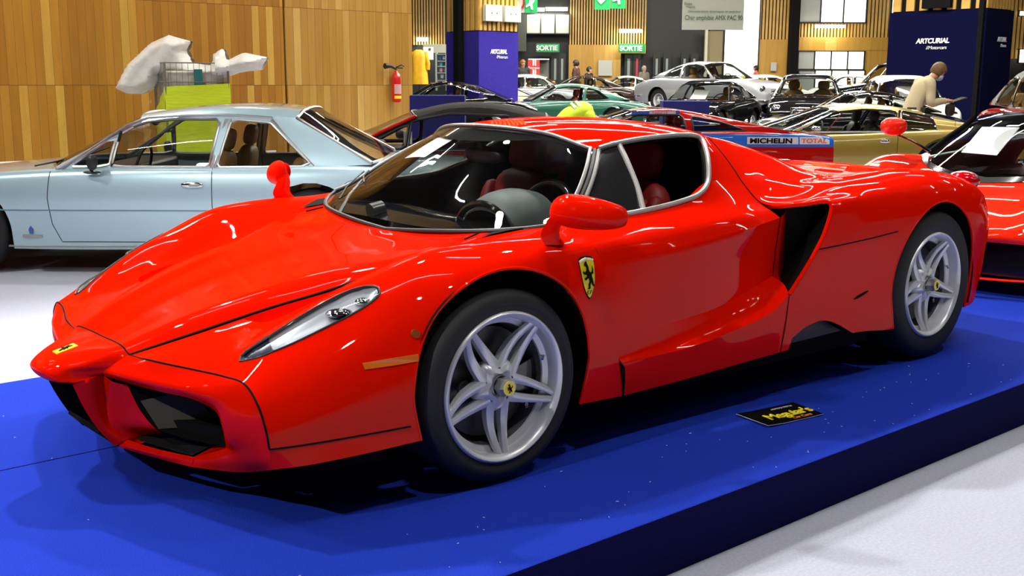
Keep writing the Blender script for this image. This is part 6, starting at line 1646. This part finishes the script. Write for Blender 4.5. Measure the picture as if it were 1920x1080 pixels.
STAND = dict(pelvis=(0, 0, .93), waist=(0, 0, 1.08), chest=(0, 0, 1.30), neck=(.0, 0, 1.48), head0=(.01, 0, 1.56), head1=(.02, 0, 1.68),
  shL=(0, .18, 1.42), elL=(.0, .24, 1.14), wrL=(.06, .25, .90), haL=(.08, .25, .82), shR=(0, -.18, 1.42), elR=(.0, -.24, 1.14), wrR=(.06, -.25, .90), haR=(.08, -.25, .82),
  hiL=(0, .10, .90), knL=(.02, .11, .50), anL=(-.02, .11, .09), toL=(.12, .12, .035), hiR=(0, -.10, .90), knR=(.02, -.11, .50), anR=(-.02, -.11, .09), toR=(.12, -.12, .035))
def person(label, loc, rz, pose, top, bottom, hair, shoes=None, fingers=False, mask=None, group=None, longhair=False, scale=1):
    J = dict(STAND); J.update(pose); J = {k: Vector(v) for k, v in J.items()}
    root = empty('person', loc, rz, label, 'person', group); root.scale = (scale,)*3
    names = ['pelvis', 'waist', 'chest', 'neck', 'head0', 'head1', 'shL', 'elL', 'wrL', 'haL', 'shR', 'elR', 'wrR', 'haR', 'hiL', 'knL', 'anL', 'toL', 'hiR', 'knR', 'anR', 'toR']
    Rb = dict(pelvis=.12, waist=.11, chest=.10, neck=.052, head0=.075, head1=.085, shL=.034, elL=.030, wrL=.026, haL=.034, shR=.034, elR=.030, wrR=.026, haR=.034, hiL=.08, knL=.055, anL=.04, toL=.035, hiR=.08, knR=.055, anR=.04, toR=.035)
    E_ = [('pelvis', 'waist'), ('waist', 'chest'), ('chest', 'neck'), ('neck', 'head0'), ('head0', 'head1'), ('chest', 'shL'), ('shL', 'elL'), ('elL', 'wrL'), ('wrL', 'haL'), ('chest', 'shR'), ('shR', 'elR'), ('elR', 'wrR'), ('wrR', 'haR'), ('pelvis', 'hiL'), ('hiL', 'knL'), ('knL', 'anL'), ('anL', 'toL'), ('pelvis', 'hiR'), ('hiR', 'knR'), ('knR', 'anR'), ('anR', 'toR')]
    body = skin_mesh([J[n] for n in names], [(names.index(a), names.index(b)) for a, b in E_], [Rb[n] for n in names], 2)
    hd = J['head1']-J['head0']; hu = hd.normalized(); face = Vector(pose.get('face', (1, 0, 0))); face = (face-hu*face.dot(hu)).normalized(); sd = hu.cross(face)
    hc = J['head0']+hu*.055
    Mh = Matrix(((face.x, sd.x, hu.x, hc.x), (face.y, sd.y, hu.y, hc.y), (face.z, sd.z, hu.z, hc.z), (0, 0, 0, 1)))
    hm = ellip((0, 0, .0), (.098, .076, .118), 20, 14)
    hm.v = [(x*(1 if z > -.03 else 1-.9*min(.06, -.03-z)), y*(1 if z > -.02 else 1-2.6*min(.09, -.02-z)), z) for x, y, z in hm.v]
    hm.add(ellip((.098, 0, -.012), (.022, .014, .026), 10, 8)).add(ellip((.086, 0, -.058), (.014, .026, .008), 10, 6)).add(ellip((.0, .078, -.01), (.018, .010, .03), 8, 6)).add(ellip((.0, -.078, -.01), (.018, .010, .03), 8, 6)).add(ellip((.075, 0, -.092), (.022, .026, .018), 10, 6))
    body.add(hm.mat(Mh)); bo = to_obj(body, 'body', SKIN, root, smooth=80)
    ey = M()
    for s in (-1, 1): ey.add(ellip((.086, s*.032, .012), (.010, .014, .007), 8, 6))
    to_obj(ey.mat(Mh), 'eyes', MATTEBLK, root)
    hr = ellip((-.010, 0, .022), (.116, .098, .122), 24, 16)
    hr, _, _ = split(hr, lambda p: max(min(.045-p[0], p[2]+.075), p[2]-.045))
    hr.v = [(x+.006*math.sin(40*y+30*z), y+.004*math.sin(50*x), z) for x, y, z in hr.v]
    to_obj(hr.mat(Mh), 'hair', hair, root)
    # top garment
    tn_ = ['waist', 'chest', 'neckb', 'shL', 'elL', 'wrL', 'shR', 'elR', 'wrR', 'hem']
    J['neckb'] = J['chest'].lerp(J['neck'], .75); J['hem'] = J['pelvis']+(J['pelvis']-J['waist'])*.25
    J['wrL'] = J['elL'].lerp(J['wrL'], .97); J['wrR'] = J['elR'].lerp(J['wrR'], .97)
    lat = (J['shL']-J['shR']).normalized()
    path = [J['hem'], J['pelvis'].lerp(J['waist'], .4), J['waist'], J['waist'].lerp(J['chest'], .5), J['chest'], J['chest'].lerp(J['neck'], .40), J['chest'].lerp(J['neck'], .72), J['chest'].lerp(J['neck'], .95)]
    wid = [(.185, .135), (.180, .130), (.175, .128), (.190, .135), (.205, .142), (.195, .125), (.120, .090), (.070, .065)]
    pr_ = crs(path, 4); wr_ = crs([(a, b, 0) for a, b in wid], 4); tm = M(); K_ = 24
    for i_, (c_, w_) in enumerate(zip(pr_, wr_)):
        t_ = (pr_[min(i_+1, len(pr_)-1)]-pr_[max(i_-1, 0)]).normalized(); dp = t_.cross(lat).normalized()
        for k_ in range(K_): a_ = 2*PI*k_/K_; rf_ = 1+.018*math.sin(3*a_+i_*.7); tm.v.append(tuple(c_+lat*math.cos(a_)*w_.x*rf_+dp*math.sin(a_)*w_.y*rf_))
    for i_ in range(len(pr_)-1):
        for k_ in range(K_): tm.f.append([i_*K_+k_, i_*K_+(k_+1) % K_, (i_+1)*K_+(k_+1) % K_, (i_+1)*K_+k_]); tm.mi.append(0)
    tm.f.append(list(range(K_))[::-1]); tm.mi.append(0)
    for s_ in ('L', 'R'):
        a_, b_, c_ = J['sh'+s_], J['el'+s_], J['wr'+s_]; inn_ = a_.lerp(J['chest'].lerp(J['neck'], .3), .45)
        pp_ = crs([inn_, a_, a_.lerp(b_, .5), b_, b_.lerp(c_, .5), c_], 4); rr_ = crs([(.085, 0, 0), (.080, 0, 0), (.070, 0, 0), (.064, 0, 0), (.054, 0, 0), (.044, 0, 0)], 4)
        tm.add(tube(pp_, [q.x for q in rr_], 16))
    to_obj(tm, 'top', top, root, smooth=80)
    bn_ = ['pelvis', 'hiL', 'knL', 'anL', 'hiR', 'knR', 'anR']
    Rp = dict(pelvis=.14, hiL=.105, knL=.078, anL=.062, hiR=.105, knR=.078, anR=.062)
    J['anL'] = J['knL'].lerp(J['anL'], .96); J['anR'] = J['knR'].lerp(J['anR'], .96)
    pm_ = skin_mesh([J[n] for n in bn_], [(bn_.index(a), bn_.index(b)) for a, b in [('pelvis', 'hiL'), ('hiL', 'knL'), ('knL', 'anL'), ('pelvis', 'hiR'), ('hiR', 'knR'), ('knR', 'anR')]], [Rp[n] for n in bn_], 2)
    to_obj(pm_, 'trousers', bottom, root, smooth=80)
    for s, a, t in (('L', 'anL', 'toL'), ('R', 'anR', 'toR')):
        A_ = J[a]; T_ = J[t]; sh_ = skin_mesh([(A_.x-.03, A_.y, .05), (T_.x, T_.y, .042), (T_.x+.07, T_.y, .036)], [(0, 1), (1, 2)], [.048, .046, .034], 2); to_obj(sh_, 'shoe', BLACK, root)
    if fingers:
        for s in ('L', 'R'):
            w_, h_ = J['wr'+s], J['ha'+s]; d_ = (h_-w_).normalized(); up_ = Vector((0, 0, 1)); up_ = (up_-d_*up_.dot(d_)).normalized(); lt = d_.cross(up_)
            fm_ = M()
            for i, (o_, L_) in enumerate(((-.026, .060), (-.009, .072), (.009, .068), (.026, .055))):
                p0 = h_+lt*o_; fm_.add(skin_mesh([p0, p0+d_*L_*.5+up_*.004, p0+d_*L_*.8-up_*.018, p0+d_*L_*.75-up_*.036], [(0, 1), (1, 2), (2, 3)], [.010, .009, .0085, .008], 1))
            sg = 1 if s == 'L' else -1
            p0 = w_.lerp(h_, .5)-lt*.02*sg; fm_.add(skin_mesh([p0, p0+d_*.03-lt*.03*sg, p0+d_*.06-lt*.034*sg+up_*.004], [(0, 1), (1, 2)], [.012, .010, .009], 1))
            bo_ = fm_; to_obj(bo_, 'fingers', SKIN, root, smooth=80)
    if mask:
        mk_ = ellip((.050, 0, -.052), (.074, .074, .058), 16, 10)
        mk_, _, _ = split(mk_, lambda p: p[0]-.040); to_obj(mk_.mat(Mh), 'face_mask', mask, root)
    return root, J, Mh
BEIGE = noise_tint(principled('beige_wool', (.46, .39, .24), .95), 120, .15, .3)
BLOND = noise_tint(principled('dark_blond_hair', (.13, .07, .02), .7), 60, .4, .3)
DKHAIR = principled('dark_hair', (.02, .012, .008), .6)
TRS = principled('green_grey_trousers', (.05, .07, .05), .85)
bend = dict(pelvis=(-.06, 0, .93), waist=(-.01, 0, 1.09), chest=(.10, 0, 1.30), neck=(.22, 0, 1.455), head0=(.285, 0, 1.50), head1=(.365, 0, 1.60), face=(.75, 0, -.65),
  shL=(.12, .18, 1.38), elL=(.14, .24, 1.10), wrL=(.40, .14, 1.10), haL=(.475, .12, 1.10), shR=(.12, -.18, 1.38), elR=(.13, -.24, 1.09), wrR=(.39, -.14, 1.12), haR=(.47, -.12, 1.125),
  hiL=(-.06, .10, .90), knL=(-.02, .11, .50), anL=(-.06, .11, .09), toL=(.08, .12, .035), hiR=(-.06, -.10, .90), knR=(-.02, -.11, .50), anR=(-.06, -.11, .09), toR=(.08, -.12, .035))
mp_ = hloc(1706, 116, FLOOR)
man, Jm, Mh_ = person('man in a beige jumper and blue face mask, leaning over a dark tablet', (mp_.x, mp_.y, FLOOR), AXR+.1, bend, BEIGE, TRS, BLOND, fingers=True, mask=principled('pale_blue_mask', (.35, .52, .75), .7), scale=1.075)
to_obj(tube([(.20, -.05, 1.43), (.27, -.045, 1.30), (.30, -.04, 1.16)], .010, 6), 'lanyard', BLACK, man)
tag_ = box(0, 0, 0, .26, .20, .014); tag_.mat(Matrix.Rotation(-.30, 4, 'Y')); 
tb2 = to_obj(tag_, 'tablet', GLOSSBLK, None, smooth=0, bevel=.005); tag(tb2, 'dark tablet held out by the man in the beige jumper', 'tablet')
Mm = Matrix.Translation((mp_.x, mp_.y, FLOOR)) @ Matrix.Rotation(AXR+.1, 4, 'Z') @ Matrix.Scale(1.075, 4)
tb2.matrix_world = Mm @ Matrix.Translation((.64, 0, 1.125))
sc3 = to_obj(tag_.copy().tf(lambda p: (p[0]*.92, p[1]*.92, p[2]*1+.002)), 'screen', principled('tablet_screen', (.10, .11, .12), .1), tb2, smooth=0)
bag = ellip((0, 0, 0), (.07, .05, .10), 16, 10, .7); bg = to_obj(bag, 'compact_camera', BLACK, None); tag(bg, 'black camera hanging below the tablet of the man in the beige jumper', 'camera'); bg.matrix_world = Mm @ Matrix.Translation((.52, -.05, .99))
# worker bending down in a high-visibility vest
HV_ = principled('lime_hi_vis', (.62, .85, .02), .6); REF = principled('reflective_tape', (.42, .46, .30), .35)
crouch = dict(pelvis=(-.10, 0, .80), waist=(.02, 0, .92), chest=(.20, 0, .985), neck=(.36, 0, .90), head0=(.42, 0, .84), head1=(.52, 0, .78), face=(.3, 0, -.95),
  shL=(.24, .17, .93), elL=(.34, .22, .68), wrL=(.50, .18, .52), haL=(.56, .17, .47), shR=(.24, -.17, .93), elR=(.34, -.22, .68), wrR=(.50, -.18, .52), haR=(.56, -.17, .47),
  hiL=(-.08, .10, .78), knL=(.06, .12, .44), anL=(-.08, .12, .09), toL=(.06, .13, .035), hiR=(-.08, -.10, .78), knR=(.06, -.12, .44), anR=(-.08, -.12, .09), toR=(.06, -.13, .035))
wp_ = hloc(1064, 124, FLOOR)
wk, Jw, _ = person('worker in a lime high-visibility vest bending down before the green coupe', (wp_.x, wp_.y, FLOOR), AXR+.25, crouch, HV_, principled('black_trousers', (.01, .01, .012), .8), DKHAIR, scale=1.06)
for k, (t_, r_) in enumerate(((.25, .170), (.62, .176))):
    c_ = Jw['waist'].lerp(Jw['chest'], t_+.1); ax = (Jw['chest']-Jw['waist']).normalized(); e1 = Vector((0, 1, 0)); e2 = ax.cross(e1)
    bm_ = M(); 
    for h_ in (-.022, .022):
        for i in range(28): a = 2*PI*i/28; bm_.v.append(tuple(c_+ax*h_+e1*math.cos(a)*r_+e2*math.sin(a)*r_*.98))
    for i in range(28): bm_.f.append([i, (i+1) % 28, 28+(i+1) % 28, 28+i]); bm_.mi.append(0)
    to_obj(bm_, 'reflective_band', REF, wk)
# distant visitors
def visitor(u, hd, rz, label, top, hair=DKHAIR, z=T2, sc=1, **kw):
    p_ = wp(u, 150, hd); person(label, (p_.x, p_.y, z), rz, {}, top, principled('dark_trousers', (.02, .02, .03), .8), hair, scale=sc, **kw)
visitor(980, 39.5, AXR-1.2, 'visitor in a dark patterned top beside the red refreshment banner', principled('black_top', (.015, .015, .015), .8), principled('auburn_hair', (.25, .10, .03), .6), sc=1.02)
visitor(1080, 39.5, AXR+PI*.9, 'visitor in a brown coat, left of the two before the pale boarding', principled('brown_coat', (.06, .02, .015), .8), sc=1.02)
visitor(1104, 40.6, AXR-.6, 'visitor in a black coat, right of the brown-coated visitor', principled('black_coat', (.01, .01, .012), .8), sc=.90)
visitor(1207, 44.9, AXR-1.0, 'grey-haired visitor behind the tail of the silver grand tourer', principled('grey_coat', (.20, .18, .14), .8), principled('grey_hair', (.4, .35, .28), .6), sc=.95)
visitor(1417, 44.9, AXR+PI, 'visitor in a salmon red top by the bright window', principled('salmon_top', (.70, .12, .06), .8), sc=.97)
# ================================================================== light
def area(name, loc, rot, sx, sy, e, col=(1, 1, 1), spread=None):
    ld = bpy.data.lights.new(name, 'AREA'); ld.shape = 'RECTANGLE'; ld.size = sx; ld.size_y = sy; ld.energy = e; ld.color = col
    if spread: ld.spread = spread
    o = bpy.data.objects.new(name, ld); COL.objects.link(o); o.location = loc; o.rotation_euler = rot; return o
TUBE = principled('ceiling_tube', (1, 1, 1), .5, emit=(1, .97, .90), estr=48)
lc = 0
prot = M().add(box(0, 0, 0, 1.5, .085, .05))
prev = None
for lat in (-14, -9.5, -5, -.5, 4, 8.5, 13, 18):
    for dep in (3.5, 8, 12.5, 17, 23, 30, 38):
        a = fr(lat+.6*((dep*7) % 3-1), dep, 7.0)
        if prev is None:
            prev = to_obj(prot, 'ceiling_lamp', TUBE, None, smooth=0); o = prev
        else: o = prev.copy(); COL.objects.link(o)
        o.location = a; o.rotation_euler = (0, 0, AXR)
        tag(o, 'long white ceiling lamp hanging over the hall', 'lamp', 'ceiling lamps')
# strong spotlights over the stand
def spot(loc, aim, e, size, ang=80, r=.12, col=(1, .98, .95)):
    ld = bpy.data.lights.new('stand_spotlight', 'SPOT'); ld.energy = e; ld.spot_size = math.radians(ang); ld.spot_blend = .6; ld.shadow_soft_size = r; ld.color = col
    o = bpy.data.objects.new('stand_spotlight', ld); COL.objects.link(o); o.location = loc
    o.rotation_euler = (Vector(aim)-Vector(loc)).to_track_quat('-Z', 'Y').to_euler()
spot((1.6, 3.6, 6.6), (.8, -.3, 0), 1250, .1)
spot((-2.2, 3.0, 6.6), (-.6, -.3, 0), 900, .1)
spot((4.6, 2.4, 6.6), (2.8, -.2, 0), 900, .1)
spot((-1.5, -3.5, 6.6), (.6, -.6, .3), 260, .1)
spot((3.0, -3.5, 6.6), (2.0, -.6, .3), 240, .1)
spot((-7.5, -1.2, 6.0), (-.9, -.2, .2), 1100, .1, 60)
spot((-4.5, 4.0, 6.6), (-2.5, 4.8, 0), 900, .1, 100)
spot((1.5, 9.0, 6.8), (1.5, 6.5, 0), 700, .1, 100)
spot((-3.5, 8.0, 6.6), (-3.5, 12.3, 1.2), 900, .1, 110)
spot((2.5, 9.0, 6.6), (3.5, 12.3, 1.2), 500, .1, 110)
spot((8.5, 8.5, 6.6), (8.5, 6.5, 0), 700, .1, 110)
for (u_, hd_, e_) in tuple((a__, b__, c__*.30) for a__, b__, c__ in ((900, 22, 900), (1150, 27, 1500), (1400, 24, 1500), (1650, 24, 1500), (1250, 17, 700), (1850, 15, 900), (1100, 37, 2200), (1350, 37, 2200), (1600, 37, 2000), (880, 34, 1300))):
    p_ = wp(u_, 100, hd_); a_ = area('hall_fill_row', (p_.x, p_.y, 6.9), (0, 0, AXR), 3.2, .12, e_, (1, .96, .86))  # added fill lights without fittings, to brighten the cars further back
w = bpy.data.worlds.new('world'); SC.world = w; w.use_nodes = True
w.node_tree.nodes['Background'].inputs[0].default_value = (.5, .5, .5, 1); w.node_tree.nodes['Background'].inputs[1].default_value = .05
SC.view_settings.view_transform = 'Standard'; SC.view_settings.look = 'None'; SC.view_settings.exposure = 0.3; SC.view_settings.gamma = 1
